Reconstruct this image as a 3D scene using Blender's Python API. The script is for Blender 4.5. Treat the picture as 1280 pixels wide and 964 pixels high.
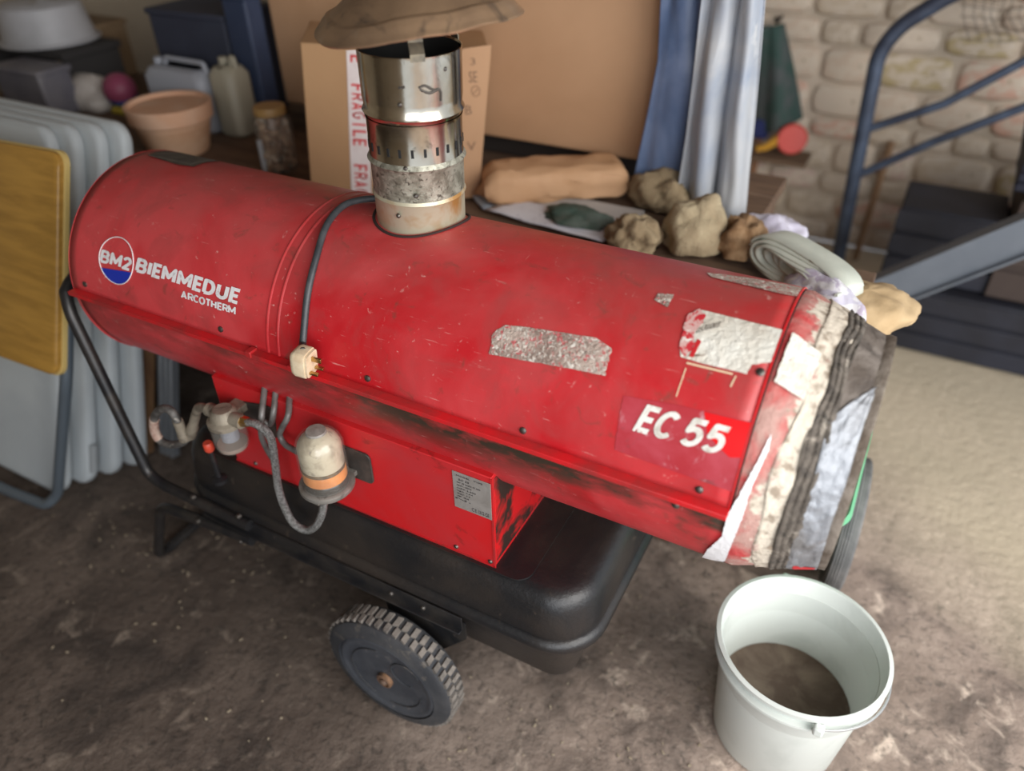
import bpy, bmesh, math, random
from mathutils import Vector, Matrix, noise
random.seed(7)
R_ = math.radians; PI = math.pi
SC = bpy.context.scene
for o in list(bpy.data.objects): bpy.data.objects.remove(o)
COL = SC.collection
# ------------------------------------------------------------------ camera
H = 0.82                                   # height of the drum's axis above the floor
CAM = Vector((0.6949, -0.9613, 0.7502 + H)); YAW, PITCH, ROLL, FPX = -0.5034, 0.6423, 0.0192, 948.9
fw = Vector((math.sin(YAW)*math.cos(PITCH), math.cos(YAW)*math.cos(PITCH), -math.sin(PITCH)))
r0 = Vector((math.cos(YAW), -math.sin(YAW), 0)); d0 = fw.cross(r0)
rt = math.cos(ROLL)*r0 + math.sin(ROLL)*d0; dn = -math.sin(ROLL)*r0 + math.cos(ROLL)*d0
cd = bpy.data.cameras.new('camera'); cam = bpy.data.objects.new('camera', cd); COL.objects.link(cam)
cd.sensor_width = 36; cd.lens = FPX/1280*36; cd.clip_start = .02
cam.matrix_world = Matrix(((rt.x, -dn.x, -fw.x, CAM.x), (rt.y, -dn.y, -fw.y, CAM.y), (rt.z, -dn.z, -fw.z, CAM.z), (0, 0, 0, 1)))
cd.dof.use_dof = True; cd.dof.focus_distance = 1.25; cd.dof.aperture_fstop = 1.5
SC.camera = cam
# ------------------------------------------------------------------ world and lights
w = bpy.data.worlds.new('world'); SC.world = w; w.use_nodes = True
w.node_tree.nodes['Background'].inputs[0].default_value = (.80, .88, 1, 1)
w.node_tree.nodes['Background'].inputs[1].default_value = .75
def area(name, loc, target, size, sy, power, col):
    l = bpy.data.lights.new(name, 'AREA'); l.shape = 'RECTANGLE'; l.size = size; l.size_y = sy; l.energy = power; l.color = col
    o = bpy.data.objects.new(name, l); COL.objects.link(o); o.location = loc
    o.rotation_euler = (Vector(target)-Vector(loc)).to_track_quat('-Z', 'Y').to_euler(); return o
area('doorway_daylight', (2.45, -.75, 1.75), (.1, .1, .5), 2.0, 1.9, 60, (1, .97, .93))
area('yard_fill', (1.75, -2.7, 1.6), (-.1, 0, .6), 1.7, 1.7, 34, (.96, .98, 1))  # added fill lamp outside the front opening
SC.view_settings.view_transform = 'Standard'; SC.view_settings.look = 'None'
SC.view_settings.gamma = 1; SC.view_settings.use_curve_mapping = False; SC.view_settings.exposure = 0.48

# ------------------------------------------------------------------ points from the survey of the photograph
def ray(u, v): return (fw + rt*(u-640)/FPX + dn*(v-482)/FPX).normalized()
def aty(u, v, y): d = ray(u, v); return CAM + d*((y-CAM.y)/d.y)
def atz(u, v, z): d = ray(u, v); return CAM + d*((z-CAM.z)/d.z)
# ------------------------------------------------------------------ materials
MATS = {}
def mat(name, base, rough=.5, metal=0., var=None, vs=6., vt=(.4, .65), grime=None, gs=20., gt=(.5, .7), bump=0., bs=40., bd=6, stretch=(1, 1, 1), ior=None, coat=0., trans=0., alpha=1., rvar=0., rand=None, emit=None):
    if name in MATS: return MATS[name]
    m = bpy.data.materials.new(name); m.use_nodes = True; MATS[name] = m
    nt = m.node_tree; N = nt.nodes; L = nt.links; b = N['Principled BSDF']
    b.inputs['Roughness'].default_value = rough; b.inputs['Metallic'].default_value = metal
    b.inputs['Coat Weight'].default_value = coat; b.inputs['Transmission Weight'].default_value = trans; b.inputs['Alpha'].default_value = alpha
    if ior: b.inputs['IOR'].default_value = ior
    tc = N.new('ShaderNodeTexCoord'); mp = N.new('ShaderNodeMapping'); L.new(tc.outputs['Object'], mp.inputs[0]); mp.inputs['Scale'].default_value = stretch
    def nz(s, d=5, dist=0.):
        n = N.new('ShaderNodeTexNoise'); n.inputs['Scale'].default_value = s; n.inputs['Detail'].default_value = d; n.inputs['Distortion'].default_value = dist; n.inputs['Roughness'].default_value = .6
        L.new(mp.outputs[0], n.inputs['Vector']); return n
    def ramp(src, lo, hi, c0=(0, 0, 0, 1), c1=(1, 1, 1, 1)):
        r = N.new('ShaderNodeValToRGB'); r.color_ramp.elements[0].position = lo; r.color_ramp.elements[1].position = hi
        r.color_ramp.elements[0].color = c0; r.color_ramp.elements[1].color = c1; L.new(src, r.inputs[0]); return r
    def mix(fac, a, c):
        x = N.new('ShaderNodeMix'); x.data_type = 'RGBA'
        L.new(fac, x.inputs['Factor'])
        for v, k in ((a, 'A'), (c, 'B')):
            s = [i for i in x.inputs if i.name == k and i.type == 'RGBA'][0]
            if isinstance(v, tuple): s.default_value = (*v[:3], 1)
            else: L.new(v, s)
        return [q for q in x.outputs if q.type == 'RGBA'][0]
    cur = tuple(base)
    if rand:
        oi = N.new('ShaderNodeObjectInfo'); rr = N.new('ShaderNodeValToRGB'); L.new(oi.outputs['Random'], rr.inputs[0])
        rr.color_ramp.interpolation = 'CONSTANT'
        while len(rr.color_ramp.elements) < len(rand): rr.color_ramp.elements.new(.5)
        for i, c in enumerate(rand): rr.color_ramp.elements[i].position = i/len(rand); rr.color_ramp.elements[i].color = (*c, 1)
        cur = rr.outputs[0]
    if var: cur = mix(ramp(nz(vs, 4, .4).outputs['Fac'], *vt).outputs[0], cur, tuple(var))
    if grime:
        for i, g in enumerate(grime if isinstance(grime, list) else [grime]):
            s = gs[i] if isinstance(gs, list) else gs; t = gt[i] if isinstance(gt, list) else gt
            cur = mix(ramp(nz(s, 8, .8).outputs['Fac'], *t).outputs[0], cur, tuple(g))
    if isinstance(cur, tuple): b.inputs['Base Color'].default_value = (*cur[:3], 1)
    else: L.new(cur, b.inputs['Base Color'])
    if emit: b.inputs['Emission Color'].default_value = (*emit[:3], 1); b.inputs['Emission Strength'].default_value = emit[3]
    if rvar:
        r = N.new('ShaderNodeMapRange'); L.new(nz(14, 6).outputs['Fac'], r.inputs[0]); r.inputs[3].default_value = max(0, rough-rvar); r.inputs[4].default_value = min(1, rough+rvar); L.new(r.outputs[0], b.inputs['Roughness'])
    if bump:
        bn = N.new('ShaderNodeBump'); bn.inputs['Strength'].default_value = min(1, bump); bn.inputs['Distance'].default_value = .004*max(1, bump)
        L.new(nz(bs, bd).outputs['Fac'], bn.inputs['Height']); L.new(bn.outputs[0], b.inputs['Normal'])
    m['helpers'] = 0
    return m
def red_paint():
    """faded scratched red paint: dust on the crown, brown grime under the seam"""
    m = mat('red_paint', (.50, .012, .018), .42, var=(.60, .06, .065), vs=3.2, vt=(.42, .62), grime=[(.40, .05, .05), (.16, .05, .035), (.70, .30, .27)], gs=[9., 26., 60.], gt=[(.5, .75), (.60, .78), (.655, .73)], bump=.16, bs=30, rvar=.12)
    nt = m.node_tree; N = nt.nodes; L = nt.links; b = N['Principled BSDF']; src = b.inputs['Base Color'].links[0].from_socket
    tc = N.new('ShaderNodeTexCoord'); sx = N.new('ShaderNodeSeparateXYZ'); L.new(tc.outputs['Object'], sx.inputs[0])
    def band(lo, hi, inv=False):
        r = N.new('ShaderNodeMapRange'); L.new(sx.outputs[2], r.inputs[0]); r.inputs[1].default_value = lo; r.inputs[2].default_value = hi
        if inv: r.inputs[3].default_value = 1; r.inputs[4].default_value = 0
        return r.outputs[0]
    def mul(a, c):
        x = N.new('ShaderNodeMath'); x.operation = 'MULTIPLY'; L.new(a, x.inputs[0])
        if isinstance(c, float): x.inputs[1].default_value = c
        else: L.new(c, x.inputs[1])
        return x.outputs[0]
    def nzr(s, lo, hi, st=(1, 1, 1)):
        mp = N.new('ShaderNodeMapping'); mp.inputs['Scale'].default_value = st; L.new(tc.outputs['Object'], mp.inputs[0])
        n = N.new('ShaderNodeTexNoise'); n.inputs['Scale'].default_value = s; n.inputs['Detail'].default_value = 8; n.inputs['Roughness'].default_value = .65; L.new(mp.outputs[0], n.inputs['Vector'])
        r = N.new('ShaderNodeMapRange'); L.new(n.outputs['Fac'], r.inputs[0]); r.inputs[1].default_value = lo; r.inputs[2].default_value = hi; return r.outputs[0]
    def mix(f, a, c):
        x = N.new('ShaderNodeMix'); x.data_type = 'RGBA'; L.new(f, x.inputs['Factor'])
        A = [i for i in x.inputs if i.name == 'A' and i.type == 'RGBA'][0]; B = [i for i in x.inputs if i.name == 'B' and i.type == 'RGBA'][0]
        L.new(a, A); B.default_value = (*c, 1); return [q for q in x.outputs if q.type == 'RGBA'][0]
    # dust settled on the crown
    cur = mix(mul(mul(band(H+.12, H+.22), nzr(7, .3, .7)), .6), src, (.26, .09, .075))
    # oily grime just below the seam, heavier towards the outlet
    g = mul(mul(band(H-.095, H-.02), band(H+.012, H+.018, True)), nzr(5, .38, .56, (1, 3, 3)))
    gx = N.new('ShaderNodeMapRange'); L.new(sx.outputs[0], gx.inputs[0]); gx.inputs[1].default_value = -.4; gx.inputs[2].default_value = .1; gx.inputs[3].default_value = .5
    cur = mix(mul(g, gx.outputs[0]), cur, (.045, .03, .02))
    # long fine scratches
    cur = mix(mul(nzr(16, .655, .70, (1, 14, 14)), .5), cur, (.75, .38, .34))
    cur = mix(mul(nzr(13, .68, .72, (9, 1, 5)), .5), cur, (.72, .40, .33))
    L.new(cur, b.inputs['Base Color']); return m
RED = red_paint()
REDLIP = mat('red_lip', (.62, .015, .02), .35, var=(.35, .03, .03), vs=14, grime=(.1, .04, .03), gs=30., gt=(.62, .72))
BLACKP = mat('black_plastic', (.012, .012, .013), .38, var=(.03, .024, .02), vs=5, vt=(.42, .66), grime=(.10, .075, .055), gs=34., gt=(.64, .82), bump=.25, bs=120, rvar=.12)
TUBEM = mat('black_tube', (.02, .02, .022), .36, .3, var=(.045, .04, .036), vs=16, grime=(.15, .12, .10), gs=60., gt=(.66, .76))
STEEL = mat('flue_steel', (.66, .61, .50), .17, 1., var=(.48, .42, .32), vs=9, grime=[(.12, .10, .08), (.40, .30, .18)], gs=[24., 9.], gt=[(.60, .72), (.60, .8)], bump=.10, bs=14, rvar=.10)
DULL = mat('sooty_steel', (.44, .43, .35), .42, .55, var=(.23, .22, .17), vs=46, vt=(.42, .6), grime=(.10, .09, .07), gs=120., gt=(.54, .66), bump=.3, bs=160, rvar=.15)
RUSTY = mat('stained_brass_steel', (.52, .48, .35), .42, .4, var=(.42, .22, .07), vs=10, vt=(.5, .65), bump=.1, bs=40, rvar=.12)
CAPM = mat('tarnished_cap', (.42, .275, .165), .36, .6, var=(.27, .175, .11), vs=7, grime=[(.12, .09, .07), (.50, .40, .30)], gs=[16., 5.], gt=[(.60, .75), (.58, .8)], bump=.3, bs=26, rvar=.15)
DARK = mat('soot_black', (.006, .006, .006), .8)
SCREW = mat('screw_zinc', (.16, .145, .13), .42, .9)
RUBBER = mat('grey_rubber', (.030, .032, .037), .7, var=(.055, .055, .058), vs=12, grime=(.14, .12, .10), gs=40., gt=(.58, .76), bump=.2, bs=100)
TREADM = mat('dusty_tread', (.10, .09, .08), .9, var=(.22, .195, .17), vs=22, vt=(.35, .6), bump=.6, bs=140)
WHITEINK = mat('white_ink', (.82, .80, .80), .5, grime=(.55, .20, .18), gs=70., gt=(.66, .72))
ECINK = mat('worn_white_ink', (.80, .78, .72), .5, var=(.50, .45, .38), vs=40, vt=(.5, .7), grime=(.5, .06, .06), gs=45., gt=(.62, .66))
BLUEINK = mat('blue_ink', (.01, .03, .38), .45)
BRASS = mat('brass', (.55, .36, .14), .3, 1.)
CREAM = mat('cream_plastic', (.72, .60, .42), .4, var=(.60, .46, .30), vs=60)

# ------------------------------------------------------------------ mesh helpers
class MB:
    def __init__(s): s.v = []; s.f = []
    def add(s, vs, fs):
        b = len(s.v); s.v += [Vector(q) for q in vs]; s.f += [tuple(i+b for i in q) for q in fs]; return s
    def box(s, c, size, rot=None):
        x, y, z = (q/2 for q in size); M = rot or Matrix.Identity(3); c = Vector(c)
        vs = [c + M @ Vector((i*x, j*y, k*z)) for i in (-1, 1) for j in (-1, 1) for k in (-1, 1)]
        return s.add(vs, [(0, 1, 3, 2), (4, 6, 7, 5), (0, 4, 5, 1), (2, 3, 7, 6), (0, 2, 6, 4), (1, 5, 7, 3)])
    def tube(s, pts, r, n=12, caps=True, closed=False):
        P = [Vector(p) for p in pts]; k = len(P); rr = r if isinstance(r, (list, tuple)) else [r]*k
        up = None; rings = []
        for i, p in enumerate(P):
            a = P[(i-1) % k] if (i or closed) else p; c = P[(i+1) % k] if (i < k-1 or closed) else p
            t = (c-a).normalized()
            if up is None: up = t.orthogonal().normalized()
            up = (up - t*up.dot(t)).normalized(); q = t.cross(up)
            rings.append([p + (up*math.cos(2*PI*j/n) + q*math.sin(2*PI*j/n))*rr[i] for j in range(n)])
        vs = [v for rg in rings for v in rg]; fs = []
        for i in range(k if closed else k-1):
            for j in range(n): a = i*n; c = ((i+1) % k)*n; fs.append((a+j, a+(j+1) % n, c+(j+1) % n, c+j))
        if caps and not closed: fs.append(tuple(reversed(range(n)))); fs.append(tuple(range((k-1)*n, k*n)))
        return s.add(vs, fs)
    def lathe(s, prof, c=(0, 0, 0), axis=(0, 0, 1), n=48, a0=0, a1=2*PI, cap=False):
        """prof: (radius, height) pairs along axis"""
        ax = Vector(axis).normalized(); u = Vector((1, 0, 0)) if abs(ax.x) < .9 else Vector((0, -1, 0)); u = (u-ax*u.dot(ax)).normalized(); q = ax.cross(u); c = Vector(c)
        full = abs(a1-a0-2*PI) < 1e-6; m = n if full else n+1; vs = []; fs = []
        for r, h in prof:
            for j in range(m):
                a = a0+(a1-a0)*j/n; vs.append(c+ax*h+(u*math.cos(a)+q*math.sin(a))*r)
        for i in range(len(prof)-1):
            for j in range(n): fs.append((i*m+j, i*m+(j+1) % m, (i+1)*m+(j+1) % m, (i+1)*m+j))
        if cap: fs.append(tuple(reversed(range(m)))); fs.append(tuple(range((len(prof)-1)*m, len(prof)*m)))
        return s.add(vs, fs)
    def grid(s, fn, nu, nv, cu=False):
        vs = [fn(i/nu, j/nv) for i in range(nu+(0 if cu else 1)) for j in range(nv+1)]; fs = []; k = nu if cu else nu+1
        for i in range(nu):
            for j in range(nv): a = i*(nv+1)+j; c = ((i+1) % k)*(nv+1)+j; fs.append((a, c, c+1, a+1))
        return s.add(vs, fs)
    def loft(s, loops, cap=True):
        n = len(loops[0]); vs = [p for l in loops for p in l]; fs = []
        for i in range(len(loops)-1):
            for j in range(n): fs.append((i*n+j, i*n+(j+1) % n, (i+1)*n+(j+1) % n, (i+1)*n+j))
        if cap: fs.append(tuple(reversed(range(n)))); fs.append(tuple(range((len(loops)-1)*n, len(loops)*n)))
        return s.add(vs, fs)
    def mesh(s, name, org=Vector((0, 0, 0))):
        me = bpy.data.meshes.new(name); me.from_pydata([v-org for v in s.v], [], s.f); me.validate()
        bm = bmesh.new(); bm.from_mesh(me); bmesh.ops.recalc_face_normals(bm, faces=bm.faces); bm.to_mesh(me); bm.free(); return me
def finish(o, smooth=40, bevel=0, seg=2, solid=0, sub=0):
    me = o.data
    if smooth: me.shade_smooth(); me.set_sharp_from_angle(angle=R_(smooth))
    if solid: q = o.modifiers.new('thickness', 'SOLIDIFY'); q.thickness = solid; q.offset = 0
    if bevel: q = o.modifiers.new('edge', 'BEVEL'); q.width = bevel; q.segments = seg; q.limit_method = 'ANGLE'
    if sub: q = o.modifiers.new('sub', 'SUBSURF'); q.levels = sub; q.render_levels = sub
    return o
def obj(name, mb, m, parent=None, loc=None, **k):
    """one mesh object; vertices are given in world coordinates"""
    org = Vector(loc) if loc is not None else (WORLD[parent.name] if parent else Vector((0, 0, 0)))
    o = bpy.data.objects.new(name, mb.mesh(name, org)); COL.objects.link(o); o.data.materials.append(m)
    if parent: o.parent = parent
    else: o.location = org
    WORLD[o.name] = org
    return finish(o, **k)
WORLD = {}
def tag(o, label, cat, group=None, kind=None):
    o['label'] = label; o['category'] = cat
    if group: o['group'] = group
    if kind: o['kind'] = kind
    return o
def thing(name, label, cat, loc=(0, 0, 0), group=None):
    o = bpy.data.objects.new(name, None); COL.objects.link(o); o.location = loc; o.empty_display_size = .05; WORLD[o.name] = Vector(loc)
    return tag(o, label, cat, group)
def lab(o, l): o['label'] = l; return o
def struct(o): o['kind'] = 'structure'; return o
def spline(pts, n=8):
    P = [Vector(p) for p in pts]; P = [P[0]*2-P[1]] + P + [P[-1]*2-P[-2]]; out = []
    for i in range(1, len(P)-2):
        a, b, c, d = P[i-1:i+3]
        for k in range(n):
            t = k/n; out.append(.5*((2*b)+(c-a)*t+(2*a-5*b+4*c-d)*t*t+(3*b-a-3*c+d)*t**3))
    out.append(P[-2]); return out
def fillet(pts, r, n=6):
    P = [Vector(p) for p in pts]; out = [P[0]]
    for i in range(1, len(P)-1):
        a = (P[i-1]-P[i]); b = (P[i+1]-P[i]); k = min(r, a.length*.45, b.length*.45); A = P[i]+a.normalized()*k; B = P[i]+b.normalized()*k
        for j in range(n+1): t = j/n; out.append(A*(1-t)**2+P[i]*2*t*(1-t)+B*t*t)
    out.append(P[-1]); return out
def nz3(p, s, seed=0): return noise.noise(Vector(p)*s+Vector((seed*7.3, seed*3.1, 0)))
def rrect(x0, x1, y0, y1, z, r, n=8):
    out = []
    for cx, cy, a in ((x1-r, y1-r, 0), (x0+r, y1-r, PI/2), (x0+r, y0+r, PI), (x1-r, y0+r, 1.5*PI)):
        for j in range(n+1): t = a+PI/2*j/n; out.append(Vector((cx+r*math.cos(t), cy+r*math.sin(t), z)))
    return out

# ================================================================== SETTING
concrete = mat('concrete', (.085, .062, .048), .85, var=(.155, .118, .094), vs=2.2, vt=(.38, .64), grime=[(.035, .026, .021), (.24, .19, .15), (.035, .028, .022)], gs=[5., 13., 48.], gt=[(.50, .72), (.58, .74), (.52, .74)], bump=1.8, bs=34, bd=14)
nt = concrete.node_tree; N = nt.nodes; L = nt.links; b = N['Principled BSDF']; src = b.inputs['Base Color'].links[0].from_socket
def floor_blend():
    """sunlight painted into the colour: paler towards the doorway, darker brown dirt inside"""
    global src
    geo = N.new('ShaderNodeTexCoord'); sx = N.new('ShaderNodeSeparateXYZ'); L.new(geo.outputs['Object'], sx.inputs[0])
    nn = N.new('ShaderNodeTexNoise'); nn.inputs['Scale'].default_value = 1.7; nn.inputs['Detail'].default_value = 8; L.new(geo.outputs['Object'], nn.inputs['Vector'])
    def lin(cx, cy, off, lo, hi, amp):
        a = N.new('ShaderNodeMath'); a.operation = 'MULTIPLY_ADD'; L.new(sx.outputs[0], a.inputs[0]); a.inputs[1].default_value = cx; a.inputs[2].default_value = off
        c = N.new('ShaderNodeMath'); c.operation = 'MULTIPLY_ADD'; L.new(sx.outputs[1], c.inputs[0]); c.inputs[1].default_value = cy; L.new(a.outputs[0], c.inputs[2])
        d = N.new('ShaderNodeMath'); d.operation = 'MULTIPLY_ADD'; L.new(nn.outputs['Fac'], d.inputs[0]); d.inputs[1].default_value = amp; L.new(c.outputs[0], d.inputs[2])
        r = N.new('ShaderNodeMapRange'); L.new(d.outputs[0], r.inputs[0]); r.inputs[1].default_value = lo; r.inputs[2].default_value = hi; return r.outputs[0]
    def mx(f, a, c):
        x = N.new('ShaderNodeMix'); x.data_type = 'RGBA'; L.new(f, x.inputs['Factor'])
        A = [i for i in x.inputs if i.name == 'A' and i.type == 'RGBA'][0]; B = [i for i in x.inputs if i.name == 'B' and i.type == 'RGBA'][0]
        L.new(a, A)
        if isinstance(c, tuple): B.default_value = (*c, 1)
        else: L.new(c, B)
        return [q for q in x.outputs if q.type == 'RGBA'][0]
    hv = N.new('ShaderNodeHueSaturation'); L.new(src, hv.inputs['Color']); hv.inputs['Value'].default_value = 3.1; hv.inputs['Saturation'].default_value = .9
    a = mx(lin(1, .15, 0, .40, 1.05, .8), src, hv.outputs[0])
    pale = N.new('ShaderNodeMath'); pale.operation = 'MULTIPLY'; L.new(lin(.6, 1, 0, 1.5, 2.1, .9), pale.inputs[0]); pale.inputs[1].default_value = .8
    a = mx(pale.outputs[0], a, (.66, .56, .40))  # beige of the painted sunlit area at the right
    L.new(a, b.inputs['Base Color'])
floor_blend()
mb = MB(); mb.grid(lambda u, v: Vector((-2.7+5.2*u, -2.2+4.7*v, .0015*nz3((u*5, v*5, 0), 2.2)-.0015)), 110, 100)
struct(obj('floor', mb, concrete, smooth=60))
plaster = mat('cream_plaster', (.36, .30, .22), .9, var=(.28, .23, .17), vs=1.5, bump=.5, bs=18)
mb = MB(); mb.box((-2.66, .15, 1.3), (.12, 4.7, 2.6)); struct(obj('wall_left', mb, plaster))
mortar = mat('lime_mortar', (.58, .48, .38), .95, var=(.42, .35, .27), vs=3, bump=1.2, bs=25)
mb = MB(); mb.box((-.1, 2.56, 1.3), (5.2, .12, 2.6)); wall = struct(obj('wall_back', mb, mortar))
mb = MB(); mb.box((-1.0, -2.26, 1.3), (3.2, .12, 2.6)); struct(obj('added_wall_front', mb, plaster))  # unseen wall behind the camera, added for darker reflections and falloff
mb = MB(); mb.box((-.1, .15, 2.65), (5.2, 4.7, .1)); struct(obj('added_ceiling', mb, mat('added_ceiling_dark', (.12, .09, .07), .9, var=(.08, .06, .05), vs=4)))  # unseen ceiling, put in to darken the metal's reflections
# rubble stones of the back wall, each its own part
stone_m = mat('rubble_stone', (.5, .4, .3), .9, rand=[(.60, .47, .36), (.56, .45, .33), (.62, .45, .38), (.64, .53, .42), (.52, .42, .31), (.60, .36, .27), (.58, .48, .38), (.46, .36, .19)], var=(.64, .54, .43), vs=4, vt=(.40, .56), grime=(.30, .22, .12), gs=6., gt=(.62, .72), bump=1., bs=18)
stones = []
for k in range(6):
    me = MB(); random.seed(50+k)
    pr = []
    for q, (ry, s) in enumerate(((.0, 1.), (-.022, .97), (-.034, .82))):
        pr.append([Vector((s*.5*math.copysign(abs(math.cos(t))**.45, math.cos(t))*(1+.07*nz3((math.cos(t), math.sin(t), k), 1.5)), ry, s*.5*math.copysign(abs(math.sin(t))**.45, math.sin(t))*(1+.10*nz3((math.cos(t), math.sin(t), k+9), 1.5)))) for t in [2*PI*j/12 for j in range(12)]])
    me.loft(pr); m_ = me.mesh('stone'); m_.materials.append(stone_m); m_.shade_smooth(); m_.set_sharp_from_angle(angle=R_(50)); stones.append(m_)
random.seed(3); z = .0; cnt = 0
while z < 1.60:
    h = random.uniform(.085, .14); x = -.35+random.uniform(-.1, 0)
    while x < 1.75:
        wd = random.uniform(.13, .30); o = bpy.data.objects.new('stone', random.choice(stones)); COL.objects.link(o); o.parent = wall
        o.location = (x+wd/2, 2.503, z+h/2+.004); o.scale = (wd-.010, .45, h-.009); x += wd; cnt += 1
    z += h

# ================================================================== THE SPACE HEATER
RD = .216
heater = thing('space_heater', 'big red drum space heater on two wheels with a steel flue and black fuel tank', 'heater', (0, 0, 0))
def cp(x, th, r=RD): t = R_(th); return Vector((x, -r*math.cos(t), H+r*math.sin(t)))
def shell(x0, x1, t0, t1, r, nx=60, nt_=64, dent=.0007):
    def f(u, v):
        x = x0+(x1-x0)*u; th = t0+(t1-t0)*v; d = dent*nz3((x*3, math.cos(R_(th))*2, math.sin(R_(th))*2), 2.)
        return cp(x, th, r+d)
    return f
mb = MB(); mb.grid(shell(-.700, .606, 5.5, 174.5, RD-.0010, dent=.0003), 60, 72); obj('upper_shell', mb, RED, heater, smooth=60, solid=.0016)
mb = MB(); mb.grid(shell(-.697, .606, -185, 5.2, RD-.003), 60, 80); obj('lower_shell', mb, RED, heater, smooth=60, solid=.0016)
# flanged seam, front and back: a flat shelf with an upright lip
for s in (-1, 1):
    mb = MB(); mb.box((-.045, s*(RD+.004), H+.0195), (1.303, .020, .002)); mb.box((-.045, s*(RD+.0145), H+.0165), (1.303, .0022, .0085)); mb.box((-.045, s*(RD+.007), H+.0135), (1.303, .013, .0018))
    obj('seam_flange', mb, REDLIP, heater, bevel=.0007)
# short raised joint of the flange
for x in (-.223, -.128):
    mb = MB(); mb.box((x, -(RD+.0085), H+.0185), (.012, .018, .012)); obj('flange_clip', mb, REDLIP, heater, bevel=.001)
# rolled bead ring between the fan section and the burner section
mb = MB()
for xc, hgt in ((-.1915, .0022), (-.1680, .0028)):
    mb.lathe([(RD-.001, xc-.004), (RD+hgt*.6, xc-.0012), (RD+hgt*.6, xc+.0012), (RD-.001, xc+.004)], (0, 0, H), (1, 0, 0), 90, a0=R_(-174), a1=R_(-6))
obj('bead_ring', mb, RED, heater, smooth=60)
mb = MB(); mb.lathe([(RD-.002, -.697), (RD+.0005, -.701), (RD-.003, -.7045), (RD-.010, -.703), (RD-.012, -.690)], (0, 0, H), (1, 0, 0), 90); obj('rolled_rim', mb, RED, heater, smooth=60)
grille = MB()
for rr in [.02+.018*i for i in range(11)]:
    grille.tube([(-.695, rr*math.cos(a), H+rr*math.sin(a)) for a in [2*PI*j/40 for j in range(40)]], .0016, 6, closed=True)
for a in range(6): t = a*PI/3; grille.tube([(-.697, .01*math.cos(t), H+.01*math.sin(t)), (-.697, .205*math.cos(t), H+.205*math.sin(t))], .003, 6)
obj('fan_grille', grille, TUBEM, heater)
mb = MB(); mb.lathe([(.0, -.60), (.212, -.60)], (0, 0, H), (1, 0, 0), 48); fan = obj('fan_backplate', mb, DARK, heater)
# cover edge at the outlet end
mb = MB(); mb.lathe([(RD-.002, .6025), (RD+.0010, .6035), (RD+.0011, .6060), (RD-.004, .6070)], (0, 0, H), (1, 0, 0), 90, a0=R_(-175), a1=R_(-5)); obj('cover_edge', mb, REDLIP, heater, smooth=60)
mb = MB(); mb.lathe([(RD-.0035, .6062), (RD-.0017, .6066), (RD-.0017, .6088), (RD-.0035, .6092)], (0, 0, H), (1, 0, 0), 90); obj('cover_gap', mb, mat('gap_dark', (.03, .015, .012), .9), heater)  # dark ring drawn in the joint at the cover end
def flaky(name, lo, hi, x0, x1, base_flake, under):
    """old tape flaking off: more of it further along the cone"""
    m = mat(name, under, .75, var=(.46, .27, .23), vs=16, vt=(.36, .60), bump=1., bs=70)
    nt = m.node_tree; N = nt.nodes; L = nt.links; b = N['Principled BSDF']; src = b.inputs['Base Color'].links[0].from_socket
    tc = N.new('ShaderNodeTexCoord'); sx = N.new('ShaderNodeSeparateXYZ'); L.new(tc.outputs['Object'], sx.inputs[0])
    n = N.new('ShaderNodeTexNoise'); n.inputs['Scale'].default_value = 22; n.inputs['Detail'].default_value = 9; n.inputs['Roughness'].default_value = .62; L.new(tc.outputs['Object'], n.inputs['Vector'])
    r = N.new('ShaderNodeMapRange'); L.new(sx.outputs[0], r.inputs[0]); r.inputs[1].default_value = x0; r.inputs[2].default_value = x1; r.inputs[3].default_value = -.12; r.inputs[4].default_value = .14
    a = N.new('ShaderNodeMath'); L.new(n.outputs['Fac'], a.inputs[0]); L.new(r.outputs[0], a.inputs[1])
    q = N.new('ShaderNodeMapRange'); L.new(a.outputs[0], q.inputs[0]); q.inputs[1].default_value = lo; q.inputs[2].default_value = hi
    n2 = N.new('ShaderNodeTexNoise'); n2.inputs['Scale'].default_value = 60; n2.inputs['Detail'].default_value = 8; L.new(tc.outputs['Object'], n2.inputs['Vector'])
    cr = N.new('ShaderNodeValToRGB'); cr.color_ramp.elements[0].position = .36; cr.color_ramp.elements[0].color = (.30, .24, .18, 1); cr.color_ramp.elements[1].position = .5; cr.color_ramp.elements[1].color = (*base_flake, 1); L.new(n2.outputs['Fac'], cr.inputs[0])
    x = N.new('ShaderNodeMix'); x.data_type = 'RGBA'; L.new(q.outputs[0], x.inputs['Factor']); A = [i for i in x.inputs if i.name == 'A' and i.type == 'RGBA'][0]; B = [i for i in x.inputs if i.name == 'B' and i.type == 'RGBA'][0]
    L.new(src, A); L.new(cr.outputs[0], B); L.new([k for k in x.outputs if k.type == 'RGBA'][0], b.inputs['Base Color']); return m
X0, X1, RE = .612, .733, .172
def rc(x): return RD-.002-(RD-.002-RE)*max(0, (x-X0-.008))/(X1-X0-.008)
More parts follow.
